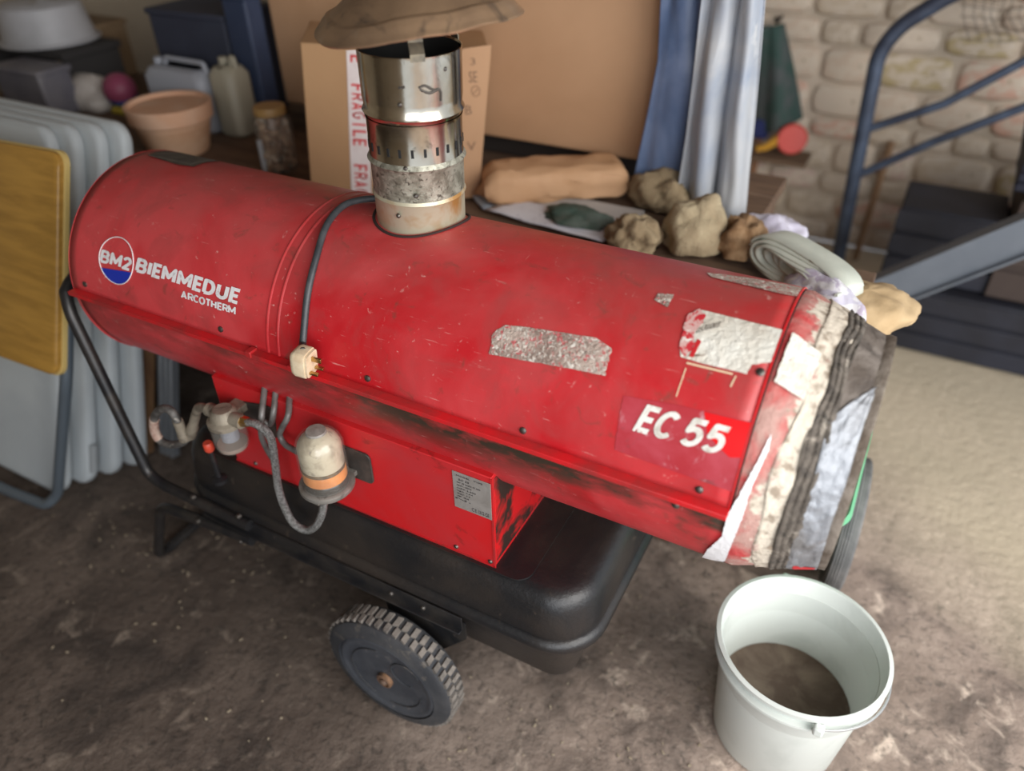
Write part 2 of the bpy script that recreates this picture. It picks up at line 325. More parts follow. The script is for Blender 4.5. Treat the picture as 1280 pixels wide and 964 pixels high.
def band(xa, xb, off, amp, sc, seed, nx=14, na=220, wob=.006, ridge=0, ws=1.2, t0=0, t1=360, taper=0):
    def f(u, v):
        a = R_(t0+(t1-t0)*u); w0 = wob*nz3((math.cos(a)*ws, math.sin(a)*ws, 1), 1.6, seed); w1 = wob*nz3((math.cos(a)*ws, math.sin(a)*ws, 5), 1.6, seed)
        x = xa+w0+(xb+w1-xa-w0)*v
        if taper: x = xb+w1-(xb+w1-xa-w0)*(1-v)*min(1, (1-u)*taper+.03)
        P = (x*18, math.cos(a)*3, math.sin(a)*3)
        d = amp*nz3(P, sc, seed)+amp*.5*nz3(P, sc*2.7, seed+2)
        if ridge: d += ridge*abs(math.sin(v*PI*3.2+2.2*nz3((math.cos(a)*2, math.sin(a)*2, 0), 1.5, seed)))
        r = rc(x)+off+d
        if v == 0 or v == 1: r = rc(x)-.0005
        return Vector((x, -r*math.cos(a), H+r*math.sin(a)))
    return f
mb = MB(); mb.lathe([(RD-.003, .604), (RD-.002, X0), (RD-.002, X0+.008)]+[(rc(x), x) for x in (.64, .67, .70, .722)], (0, 0, H), (1, 0, 0), 110)
cone = obj('outlet_cone', mb, flaky('flaking_red_cone', .52, .56, .615, .66, (.62, .55, .45), (.50, .05, .05)), heater, smooth=60)
mb = MB(); mb.grid(band(.640, .682, .0022, .0022, 2.2, 1, wob=.016), 220, 16, True); lab(obj('cream_tape_wrap', mb, flaky('cream_tape', .36, .44, .62, .68, (.62, .55, .45), (.40, .22, .18)), heater, smooth=70), 'cracked cream tape wrap')
mb = MB(); mb.grid(band(.672, .697, .0030, .0024, 2.4, 3, wob=.010, ridge=.0022), 220, 22, True); lab(obj('charred_wrap', mb, mat('charred_wrap', (.075, .062, .05), .8, var=(.16, .135, .11), vs=30, grime=[(.45, .40, .33), (.03, .025, .02)], gs=[30., 55.], gt=[(.60, .70), (.5, .7)], bump=1.4, bs=90), heater, smooth=70), 'charred ribbed wrap')
mb = MB(); mb.grid(band(.689, .731, .0044, .0030, 3.2, 4, wob=.006, ridge=.0008, t0=-105, t1=68, taper=8), 160, 18); lab(obj('foil_tape', mb, mat('foil', (.30, .315, .34), .55, .5, var=(.17, .16, .15), vs=9, vt=(.45, .66), grime=(.12, .085, .06), gs=14., gt=(.54, .70), bump=1.6, bs=36, stretch=(1, .6, .6)), heater, smooth=50), 'crumpled silver foil tape')
mb = MB(); mb.grid(band(.693, .731, .0012, .0012, 2.4, 6, wob=.004, t0=18, t1=259), 200, 14); lab(obj('scorched_sleeve', mb, mat('scorched_sleeve', (.10, .078, .062), .7, var=(.22, .19, .165), vs=10, grime=(.04, .03, .025), gs=18., gt=(.5, .7), bump=1, bs=50), heater, smooth=50), 'brown scorched sleeve at the top of the outlet')
mb = MB(); mb.lathe([(RE+.003, .726), (RE+.0052, .733), (RE+.004, .741), (RE-.006, .742), (RE-.010, .72), (RE-.012, .62)], (0, 0, H), (1, 0, 0), 90); obj('outlet_rim', mb, mat('scorched_rim', (.13, .10, .075), .7, .3, var=(.28, .24, .20), vs=20, bump=.8, bs=80), heater, smooth=60)
mb = MB(); mb.lathe([(0, .64), (RE, .64)], (0, 0, H), (1, 0, 0), 40); obj('burner_baffle', mb, DARK, heater)

# flat prints and tapes that lie on the drum: outlines in (x, angle), wrapped onto the curve
def wrap(bm, r, cut=2.0):
    """bm holds x and angle (degrees/100 as y); cut along lines of equal angle then wrap"""
    ys = [v.co.y for v in bm.verts]; a = math.ceil(min(ys)*100/cut)*cut
    while a < max(ys)*100:
        bmesh.ops.bisect_plane(bm, geom=bm.verts[:]+bm.edges[:]+bm.faces[:], plane_co=(0, a/100, 0), plane_no=(0, 1, 0), dist=1e-5); a += cut
    for v in bm.verts: v.co = cp(v.co.x, v.co.y*100, r(v.co.x) if callable(r) else r)
def decal(name, poly, m, lift=.0009, r=None, parent=heater, jag=0, seed=1):
    pts = [Vector((x, t/100, 0)) for x, t in poly]
    if jag:
        out = []
        for i, p in enumerate(pts):
            q = pts[(i+1) % len(pts)]; n = max(2, int((q-p).length/.008))
            for k in range(n): c = p.lerp(q, k/n); out.append(c+Vector((nz3(c, 90, seed), nz3(c, 90, seed+5), 0))*jag)
        pts = out
    bm = bmesh.new(); f = bm.faces.new([bm.verts.new(p) for p in pts]); bmesh.ops.triangulate(bm, faces=bm.faces[:])
    wrap(bm, (lambda x: r(x)+lift) if r else RD+lift); bmesh.ops.recalc_face_normals(bm, faces=bm.faces[:])
    me = bpy.data.meshes.new(name); bm.to_mesh(me); bm.free(); o = bpy.data.objects.new(name, me); COL.objects.link(o); me.materials.append(m); o.parent = parent
    for p in me.polygons: p.use_smooth = True
    return o
DEP = bpy.context.evaluated_depsgraph_get
def text_mesh(body, bold, shear=0, res=4, wide=0):
    c = bpy.data.curves.new('lettering', 'FONT'); c.body = body; c.offset = bold; c.shear = shear; c.resolution_u = res; c.space_character = 1.0+bold*1.2
    o = bpy.data.objects.new('lettering', c); COL.objects.link(o); bpy.context.view_layer.update()
    me = bpy.data.meshes.new_from_object(o.evaluated_get(DEP())); bpy.data.objects.remove(o)
    if wide:                               # heavier strokes: side-by-side copies of the outline
        bm = bmesh.new()
        for dx, dy in ((-wide, 0), (0, 0), (wide, 0), (0, wide*.5), (0, -wide*.5)):
            n0 = len(bm.verts); bm.from_mesh(me); bm.verts.ensure_lookup_table()
            for v in bm.verts[n0:]: v.co.x += dx; v.co.y += dy
        bm.to_mesh(me); bm.free()
    return me
def arc(cx, cy, rx, ry, a0, a1, n=10): return [(cx+rx*math.cos(R_(a0+(a1-a0)*i/n)), cy+ry*math.sin(R_(a0+(a1-a0)*i/n))) for i in range(n+1)]
GL = {'B': (.60, [[(0, 0), (0, 1), (.34, 1)]+arc(.34, .76, .24, .24, 90, -90)+[(0, .52)], [(.36, .52)]+arc(.36, .26, .26, .26, 90, -90)+[(0, 0)]]),
      'I': (0, [[(0, 0), (0, 1)]]), 'E': (.5, [[(.5, 0), (0, 0), (0, 1), (.5, 1)], [(0, .5), (.44, .5)]]), 'M': (.84, [[(0, 0), (0, 1), (.42, .25), (.84, 1), (.84, 0)]]),
      'D': (.62, [[(0, 0), (0, 1), (.25, 1)]+arc(.25, .5, .38, .5, 90, -90, 14)+[(0, 0)]]), 'U': (.6, [[(0, 1), (0, .3)]+arc(.3, .3, .3, .3, 180, 360, 12)+[(.6, 1)]]),
      'A': (.7, [[(0, 0), (.35, 1), (.7, 0)], [(.14, .3), (.56, .3)]]), 'R': (.6, [[(0, 0), (0, 1), (.34, 1)]+arc(.34, .74, .26, .26, 90, -90)+[(0, .48)], [(.34, .48), (.62, 0)]]),
      'C': (.62, [arc(.33, .5, .33, .5, 45, 315, 20)]), 'O': (.7, [arc(.35, .5, .35, .5, 0, 360, 26)]), 'T': (.62, [[(0, 1), (.62, 1)], [(.31, 1), (.31, 0)]]),
      'H': (.58, [[(0, 0), (0, 1)], [(.58, 0), (.58, 1)], [(0, .5), (.58, .5)]]), '2': (.56, [arc(.28, .72, .28, .28, 165, -30, 12)+[(0, 0), (.58, 0)]]),
      '5': (.56, [[(.54, 1), (.06, 1), (.02, .55)]+arc(.26, .33, .30, .33, 110, -140, 14)]), ' ': (.02, []),
      'F': (.48, [[(0, 0), (0, 1), (.48, 1)], [(0, .52), (.42, .52)]]), 'G': (.64, [arc(.33, .5, .33, .5, 50, 360, 20)+[(.40, .5)]]), 'L': (.46, [[(0, 1), (0, 0), (.46, 0)]])}
def block_text(body, t=.25, gap=.10, shear=0):
    """heavy block capitals drawn as wide strokes"""
    mb = MB(); x = 0
    for ch in body:
        w_, pls = GL[ch]
        if ch == 'T' and x: x -= t*.42
        for pl in pls:
            for i in range(len(pl)-1):
                a, c = Vector((*pl[i], 0)), Vector((*pl[i+1], 0)); d = (c-a)
                if d.length < 1e-6: continue
                n = Vector((-d.y, d.x, 0)).normalized()*t/2; mb.add([p+Vector((x, 0, 0)) for p in (a-n, c-n, c+n, a+n)], [(0, 1, 2, 3)])
            for i, p in enumerate(pl):
                if 0 < i < len(pl)-1:
                    sharp = len(pl) < 6; k = 4 if (sharp and (Vector(pl[i])-Vector(pl[i-1])).normalized().dot((Vector(pl[i+1])-Vector(pl[i])).normalized()) < .2 and ch in 'EFLBDRT5') else 10
                    r = t/2*(1.414 if k == 4 else 1); mb.add([Vector((x+p[0]+r*math.cos(2*PI*(j+.5)/k), p[1]+r*math.sin(2*PI*(j+.5)/k), 0)) for j in range(k)], [tuple(range(k))])
        x += w_+t+gap-(t*.42 if ch in 'EFLTCR' else 0)
    me = bpy.data.meshes.new('lettering'); me.from_pydata([Vector((v.x+shear*v.y, v.y, 0)) for v in mb.v], [], mb.f); return me
def bounds(me):
    xs = [v.co.x for v in me.vertices]; ys = [v.co.y for v in me.vertices]; return min(xs), max(xs), min(ys), max(ys)
def drum_text(name, body, x0, x1, t0, t1, m, bold=.02, shear=0, tilt=0, lift=.0013, parent=heater, block=None):
    me = block_text(body, *block) if block else text_mesh(body, bold, shear); a, b_, c, d = bounds(me); bm = bmesh.new(); bm.from_mesh(me)
    for v in bm.verts:
        u = (v.co.x-a)/(b_-a); w_ = (v.co.y-c)/(d-c); v.co = Vector((x0+(x1-x0)*u, (t0+(t1-t0)*w_+tilt*u)/100, 0))
    bmesh.ops.triangulate(bm, faces=bm.faces[:]); wrap(bm, RD+lift); bm.to_mesh(me); bm.free(); me.name = name
    me.materials.clear(); me.materials.append(m); o = bpy.data.objects.new(name, me); COL.objects.link(o); o.parent = parent; me.shade_smooth()
    return o
def ell(cx, ct, rx, rt_, a0=0, a1=2*PI, n=48, closed=True): return [(cx+rx*math.cos(a0+(a1-a0)*i/n), ct+rt_*math.sin(a0+(a1-a0)*i/n)) for i in range(n if closed else n+1)]
# maker's roundel and name
cx, ct, rx, rtt = -.5667, 27.4, .0465, 11.6
decal('roundel_lower_half', ell(cx, ct, rx, rtt, PI+.52, 2*PI-.30, 40, False), BLUEINK, .0008)
o = bpy.data.objects.new('roundel_ring', bpy.data.meshes.new('roundel_ring')); mb = MB(); mb.tube([cp(x, t, RD+.0008) for x, t in ell(cx, ct, rx, rtt, n=72)], .0009, 6, closed=True); obj('roundel_ring', mb, WHITEINK, heater)
drum_text('roundel_letters', 'BM2', -.6105, -.5235, 24.3, 30.9, WHITEINK, lift=.0016, block=(.27, .07, .10))
drum_text('maker_name', 'BIEMMEDUE', -.5135, -.257, 25.0, 32.2, WHITEINK, tilt=-.6, block=(.28, .08, .08))
drum_text('maker_line', 'ARCOTHERM', -.394, -.262, 19.2, 22.9, WHITEINK, tilt=.1, block=(.25, .09, 0))
# model sticker
decal('sticker_ground', [(.4356, 34.5), (.50, 36.6), (.6035, 38.2), (.6035, 12.6), (.52, 13.2), (.4403, 14.0)], mat('old_red_sticker', (.40, .02, .03), .5, var=(.46, .05, .07), vs=16, grime=[(.60, .30, .33), (.18, .05, .05)], gs=[38., 18.], gt=[(.60, .72), (.6, .75)]), .0005, jag=.002)
decal('sticker_patch', [(.5441, 37.1), (.6035, 37.9), (.605, 25.7), (.590, 24.5), (.5561, 29.5)], mat('bright_red_sticker', (.72, .008, .012), .25, coat=.3), .0009, jag=.001)
drum_text('model_number', 'EC 55', .4590, .5820, 23.4, 34.0, ECINK, tilt=.6, lift=.0016, block=(.24, .08, .28))
# remains of labels
worn = mat('worn_label_weave', (.56, .44, .37), .85, var=(.30, .22, .18), vs=14, vt=(.42, .62), grime=[(.55, .12, .12), (.74, .68, .60)], gs=[120., 160.], gt=[(.55, .60), (.54, .60)], bump=1.5, bs=220)
decal('worn_label', [(.2259, 35.2), (.2219, 43.5), (.2366, 47.8), (.2753, 49.3), (.3723, 52.1), (.3993, 50.0), (.4034, 39.5), (.3558, 38.6)], worn, jag=.0025)
whitep = mat('torn_white_paper', (.76, .74, .66), .8, var=(.62, .57, .48), vs=16, grime=(.28, .20, .15), gs=40., gt=(.64, .72), bump=1., bs=110)
decal('torn_paper_label', [(.4892, 55.8), (.4795, 70.4), (.4954, 74.4), (.6044, 74.2), (.6060, 60.1), (.5934, 58.7), (.5824, 57.2), (.5801, 53.6), (.5175, 53.1), (.4922, 53.4)], whitep, jag=.002, seed=2)
decal('label_tear', [(.487, 56), (.4795, 70.4), (.492, 74.6), (.505, 72), (.499, 64), (.505, 57.5), (.499, 53.6)], mat('torn_edge', (.60, .36, .33), .8, grime=[(.52, .02, .03), (.75, .72, .66)], gs=[40., 60.], gt=[(.50, .53), (.55, .6)]), .0014, jag=.003)
decal('label_red_bar', [(.503, 54.2), (.509, 54.3), (.5115, 61), (.5055, 61.6)], mat('label_red', (.50, .015, .02), .6), .0018)
drum_text('label_print', '0570/003', .5005, .5255, 63.5, 66.2, mat('label_black', (.06, .04, .03), .7), .0, .2, 5, .0018)
decal('paint_scrap', [(.4279, 73.9), (.4288, 77.7), (.4503, 78.9), (.4503, 71.7)], worn, jag=.001)
for pl in ([(.503, 52.2), (.503, 51.5), (.5637, 51.9), (.5637, 52.6)], [(.5674, 52.1), (.5692, 51.9), (.567, 47.6), (.5650, 47.9)], [(.5036, 50.0), (.5052, 50.0), (.5046, 39.4), (.5030, 39.4)]):
    decal('paint_scratch', pl, mat('bared_primer', (.72, .55, .36), .7), .0009)
decal('white_tape_patch', [(.617, 73.8), (.6578, 70.6), (.6546, 50.8), (.6155, 53.4)], whitep, .0045, r=rc, jag=.0015, seed=4)
decal('white_tape_strip', [(.6304, 36.4), (.6330, 30.9), (.6263, 18.1), (.6238, 2.1), (.6169, -15.6), (.6124, -29.3), (.5755, -41.6), (.5866, -22.2), (.6039, -8.6), (.6056, 3.0), (.6228, 24.1)], mat('clean_white_tape', (.86, .85, .86), .6, bump=.6, bs=90), .0035, r=lambda x: rc(x) if x > .612 else RD-.001, jag=.0012)
decal('crown_tape', [(.472, 100.7), (.5313, 106.8), (.604, 110.7), (.6056, 96.2), (.5825, 95.8), (.4825, 97.0)], worn, jag=.002)
decal('red_remnant', [(.700, -30), (.728, -33), (.728, -62), (.704, -66)], mat('remnant_red', (.62, .03, .04), .5), .0062, r=rc, jag=.003)
# dark louvre label on the crown of the fan end
v_m = mat('dark_louvre', (.075, .062, .05), .6, var=(.11, .09, .07), vs=40)
vt_ = decal('crown_louvre', [(-.672, 93.5), (-.684, 110), (-.640, 113.5), (-.5437, 112), (-.5347, 92.0), (-.574, 90.4)], v_m, .0012)
for i in range(9):
    t = 93.5+i*1.9; mb = MB(); mb.tube([cp(-.665+.002*i, t, RD+.002), cp(-.547, t, RD+.002)], .0013, 6); obj('louvre_rib', mb, v_m, heater)
for x, t in ((.5956, 55.5), (.563, 9.2), (.5363, -1.2), (-.66, 9.8), (-.30, 9.8), (.02, 9.6), (.30, 9.4)):
    n = (cp(x, t)-cp(x, t, 0)).normalized(); mb = MB(); mb.lathe([(0, .0046), (.0028, .0046), (.0055, .0030), (.0056, 0)], cp(x, t, RD-.001), n, 16)
    s_ = obj('shell_screw', mb, SCREW, heater)

# ---- flue pipe and rain cap
flue_b = Vector((-.018, .025, H+.185)); fdir = Vector((.0229, -.0013, 1)).normalized()
def fz(v, yy=-.0515): return aty(515 if v < 150 else 530, v, yy).z
zt = fz(76); zb1 = fz(158); zs = fz(200); zb2 = fz(219); zd = fz(262)
def fl(prof, name, m, n=72, parent=None, **k):
    mb = MB(); mb.lathe([(r, (z-flue_b.z)/fdir.z) for r, z in prof], flue_b, fdir, n); return obj(name, mb, m, parent or heater, **k)
mb = MB(); RFm = .0765
flue = fl([(RFm-.001, zb1-.012), (RFm-.001, zb1-.007), (RFm+.0032, zb1), (RFm-.0005, zb1+.007), (RFm+.001, zb1+.02), (RFm+.0018, zt-.004), (RFm+.0024, zt), (RFm+.0012, zt+.0004), (RFm-.0005, zt-.003)], 'flue_upper_section', STEEL, smooth=50)
mid = fl([(RFm-.0005, zb2), (RFm-.0015, zb2+.01), (RFm-.0015, zb1-.014), (RFm, zb1-.008)], 'flue_middle_section', STEEL, smooth=50)
low = fl([(RFm-.0015, zd), (RFm-.0015, zb2-.008), (RFm+.003, zb2-.001), (RFm-.001, zb2+.006)], 'flue_lower_section', DULL, smooth=50)
base_ = fl([(RFm-.002, H+.185), (RFm-.002, zd-.006), (RFm+.0006, zd-.003), (RFm-.0015, zd+.002)], 'flue_base_section', RUSTY, smooth=50)
inner = fl([(RFm-.0042, H+.20), (RFm-.0030, zt-.0015)], 'flue_lining', DARK)
mb = MB(); mb.lathe([(.004, zt-.10-flue_b.z), (RFm-.004, zt-.10-flue_b.z)], flue_b, fdir, 30); obj('flue_damper', mb, DARK, heater)
# collar hole in the drum
mb = MB(); hp = []
for i in range(72):
    a = 2*PI*i/72; x = .0805*math.cos(a)-.0165; y = .0805*math.sin(a)+.025; hp.append(Vector((x, y, H+math.sqrt(RD*RD-y*y)+.0002)))
mb.tube(hp, .0026, 8, closed=True); obj('collar_gap', mb, mat('gap_dark', (.03, .015, .012), .9), heater)  # dark ring drawn round the foot of the flue
fx, fy = fdir.x, fdir.y
for i in range(24):
    a = 2*PI*i/24; rd = Vector((math.cos(a), math.sin(a), 0)); tg = Vector((-rd.y, rd.x, 0)); M = Matrix((rd, tg, Vector((0, 0, 1)))).transposed()
    c = flue_b+fdir*(zs-flue_b.z)+rd*(RFm-.0012); mb = MB(); mb.box(c, (.0012, .0042, .0125), M); obj('vent_slot', mb, DARK, heater)
for u, v in ((556, 86), (500, 131), (520, 245), (498, 270), (507, 211)):
    p = aty(u, v, -.05); q = Vector((p.x-.0, 0, p.z)); 
    d = ray(u, v); c0 = flue_b+fdir*(p.z-flue_b.z)
    # pixel ray against the pipe
    o2 = CAM-c0; A_ = d.x**2+d.y**2; B_ = o2.x*d.x+o2.y*d.y; C_ = o2.x**2+o2.y**2-RFm**2; D_ = B_*B_-A_*C_
    if D_ < 0: continue
    P = CAM+d*((-B_-math.sqrt(D_))/A_); n = Vector((P.x-c0.x, P.y-c0.y, 0)).normalized()
    mb = MB(); mb.lathe([(0, .003), (.002, .0028), (.0038, .0008), (.004, -.001)], P, n, 12); obj('flue_rivet', mb, SCREW, heater)
def onflue(u, v):
    P = aty(u, v, -.05)
    for _ in range(6):
        c0 = flue_b+fdir*(P.z-flue_b.z); d = ray(u, v); o2 = CAM-c0; A_ = d.x**2+d.y**2; B_ = o2.x*d.x+o2.y*d.y; C_ = o2.x**2+o2.y**2-(RFm+.001)**2; P = CAM+d*((-B_-math.sqrt(max(0, B_*B_-A_*C_)))/A_)
    return P
for pts in (((523, 110), (531, 107), (541, 112), (550, 113), (551, 126)), ((525, 112), (537, 116), (548, 111)), ((498, 110), (506, 109))):
    mb = MB(); q_ = spline([onflue(*t) for t in pts], 5); mb.tube(q_, [.0016+.0009*abs(math.sin(i*1.7)) for i in range(len(q_))], 6); obj('scorch_mark', mb, mat('scorch', (.07, .06, .05), .6, .4), heater)
# rain cap
capc = aty(527, 33, 0) ; capc = Vector((flue_b.x+fx*.3+.025, .022, capc.z+.018)); 
cax = Vector((-.065, -.02, 1)).normalized(); RC_ = .150
def capf(u, v):
    a = 2*PI*u; e1 = Vector((1, 0, 0)); e1 = (e1-cax*e1.dot(cax)).normalized(); e2 = cax.cross(e1)
    prof = [(0.002, .078), (.030, .064), (.065, .046), (.100, .026), (.118, .014), (.124, .010), (.131, .0085), (.138, .002), (.145, -.006), (RC_, -.0105), (RC_-.001, -.0125), (RC_-.004, -.0115)]
    i = v*(len(prof)-1); k = min(int(i), len(prof)-2); t = i-k; r = prof[k][0]*(1-t)+prof[k+1][0]*t; h = prof[k][1]*(1-t)+prof[k+1][1]*t
    r *= 1+.018*math.cos(3*a+.4)+.012*nz3((math.cos(a), math.sin(a), 0), 2.2)
    h += .004*nz3((r*math.cos(a)*9, r*math.sin(a)*9, 2), 1.8)+.006*(r/RC_)*math.cos(2*a+.9)-.003*(r/RC_)*abs(math.sin(2.5*a))
    return capc+e1*(r*math.cos(a))+e2*(r*math.sin(a))+cax*h
mb = MB(); mb.grid(capf, 120, 44, True); cap = obj('rain_cap', mb, CAPM, heater, smooth=35, solid=.0012)
for a in (-.82, 1.1, 2.9):
    rd = Vector((math.cos(a), math.sin(a), 0)); tg = Vector((-rd.y, rd.x, 0)); c = flue_b+fdir*(zt-flue_b.z)
    P = [c+rd*(RFm+.003)-Vector((0, 0, .006)), c+rd*(RFm+.003)+Vector((0, 0, .004)), c+rd*(RFm-.006)+Vector((0, 0, .018)), c+rd*(RFm-.004)+Vector((0, 0, .075))]
    mb = MB(); W_ = tg*.0105; vs = []
    for p in P: vs += [p-W_, p+W_]
    mb.add(vs, [(2*i, 2*i+1, 2*i+3, 2*i+2) for i in range(3)]); obj('cap_strap', mb, mat('dark_strap', (.10, .09, .075), .5, .8, var=(.2, .17, .12), vs=30), heater, smooth=0, solid=.0016)

# ---- fuel tank with rim
TX0, TX1, TY = -.575, .428, .236
def prof(lst, **k):
    mb = MB(); mb.loft([rrect(TX0+i, TX1-i, -TY+i, TY-i, z, max(.02, r-i)) for i, z, r in lst]); return mb
mb = prof([(.082, .206, .10), (.064, .210, .10), (.052, .222, .10), (.030, .32, .10), (.018, .365, .10)]); obj('tank_lower_body', mb, BLACKP, heater, smooth=50)
mb = prof([(.018, .362, .10), (.004, .364, .10), (-.002, .370, .10), (-.003, .378, .10), (.000, .386, .10), (.006, .391, .10), (.010, .394, .10)]); obj('tank_rim', mb, BLACKP, heater, smooth=60)
mb = prof([(.009, .392, .10), (.007, .40, .10), (.009, .43, .10), (.013, .462, .10), (.018, .476, .10), (.026, .487, .10), (.036, .4945, .10), (.048, .498, .10), (.075, .499, .10)]); obj('tank_upper_body', mb, BLACKP, heater, smooth=60)
mb = MB(); mb.loft([rrect(-.50, .30, -.208, .208, z, .03) for z in (.4975, .501)]); obj('tank_step', mb, BLACKP, heater, smooth=40)
# red burner cabinet
redc = mat('red_cabinet', (.60, .012, .015), .38, var=(.50, .03, .035), vs=5, grime=[(.07, .02, .015), (.65, .25, .2)], gs=[9., 70.], gt=[(.60, .72), (.70, .74)], rvar=.1)
mb = MB(); mb.box((-.0755, 0, .610), (.619, .400, .218)); cab = obj('burner_cabinet', mb, redc, heater, bevel=.0015)
mb = MB(); mb.box((.2345, -.2008, .61), (.0040, .0016, .216)); mb.box((-.0755, -.2008, .5035), (.619, .0016, .004)); obj('folded_edge', mb, REDLIP, heater)
mb = MB(); mb.box((.2345, .0, .611), (.0016, .385, .200)); obj('side_panel', mb, mat('sooty_red', (.58, .012, .015), .4, var=(.035, .02, .016), vs=9, vt=(.44, .53)), heater, bevel=.0007)
for x, z in ((.154, .514), (-.33, .514), (.225, .512)): mb = MB(); mb.lathe([(0, .003), (.003, .003), (.0048, .0012), (.005, 0)], (x, -.200, z), (0, -1, 0), 14); obj('cabinet_screw', mb, SCREW, heater)
# rating plate with its print
plate = MB(); plate.box((.1965, -.2012, .6645), (.0735, .0014, .084)); pl_ = obj('rating_plate', plate, mat('plate_silver', (.50, .47, .44), .4, .5, var=(.40, .37, .34), vs=30), heater, bevel=.0004)
inkm = mat('plate_ink', (.05, .045, .045), .6)
def flat_text(name, body, o_, ex, ey, w_, h_, m, parent, bold=.0, shear=0, lift=.0004, thick=.0003, block=None):
    me = block_text(body, *block) if block else text_mesh(body, bold, shear, 2); a, b_, c, d = bounds(me); ex = Vector(ex).normalized(); ey = Vector(ey).normalized(); n = ex.cross(ey); org = WORLD[parent.name]
    for v in me.vertices: v.co = Vector(o_)+ex*((v.co.x-a)/(b_-a)*w_)+ey*((v.co.y-c)/(d-c)*h_)+n*lift-org
    me.name = name; me.materials.clear(); me.materials.append(m); o = bpy.data.objects.new(name, me); COL.objects.link(o); o.parent = parent
    if thick: q = o.modifiers.new('thickness', 'SOLIDIFY'); q.thickness = thick; q.offset = 0
    return o
PZ = Vector((0, 0, 1)); PX = Vector((1, 0, 0)); Y_ = -.2021
flat_text('plate_print', 'EC 55', (.1725, Y_, .6895), PX, PZ, .020, .0040, inkm, heater)
flat_text('plate_print', 'C E 1312 CE', (.195, Y_, .6275), PX, PZ, .0335, .0080, inkm, heater)
lines = [('MODEL   TYPE', .016, .6985, .050), ('kW 55 kcal/h 47.300', .016, .6830, .045), ('230V~ 50Hz', .016, .6765, .028), ('m3/h 2.500', .016, .670, .036), ('kg/h 4,64', .016, .6635, .030), ('bar 11', .016, .657, .024), ('IP 44', .016, .6505, .022), ('N.', .0, .644, .03)]
for s_, dx, z, wd in lines: flat_text('plate_print', s_, (.1635+dx*.3, Y_, z), PX, PZ, wd, .0030, inkm, heater)
# ---- frame: push handle, foot loop, side rail with bolts, wheel brackets
YF = -.248
def sidepath(s):
    y = YF*s
    hb = aty(190, 600, YF)
    return [(-.345, y, .367), (hb.x+.03, y, .372), (hb.x-.005, y, .392), (-.750, -.215*s, .770), (-.765, -.200*s, .805)]
hp = fillet(sidepath(1), .06)+[Vector(p) for p in fillet([(-.765, -.200, .805), (-.775, -.17, .822), (-.775, .17, .822), (-.765, .200, .805)], .03)]+list(reversed(fillet(sidepath(-1), .06)))
mb = MB(); mb.tube(hp, .0125, 14); obj('push_handle', mb, TUBEM, heater, smooth=60)
def footside(s): return [(-.35, YF*s, .318), (-.650, YF*s, .286), (-.785, (YF+.012)*s, .0145)]
fp = fillet(footside(1)+list(reversed(footside(-1))), .05)
mb = MB(); mb.tube(fp, .0125, 14); obj('foot_loop', mb, TUBEM, heater, smooth=60)
for y in (-1, 1):
    mb = MB(); mb.box((-.155, y*(TY+.004), .350), (.67, .003, .035)); mb.box((-.155, y*(TY+.010), .333), (.67, .014, .003)); obj('side_rail', mb, TUBEM, heater, bevel=.001)
bolt_pts = [aty(241, 622, YF-.011), aty(298, 646, YF-.011), aty(247, 652, YF-.011), aty(301, 677, YF-.011), aty(489, 742, -TY-.0055), aty(529, 760, -TY-.0055)]
for p in bolt_pts: mb = MB(); mb.lathe([(0, .004), (.0035, .0038), (.0058, .0015), (.006, -.004)], p, (0, -1, 0), 12); obj('frame_bolt', mb, SCREW, heater)
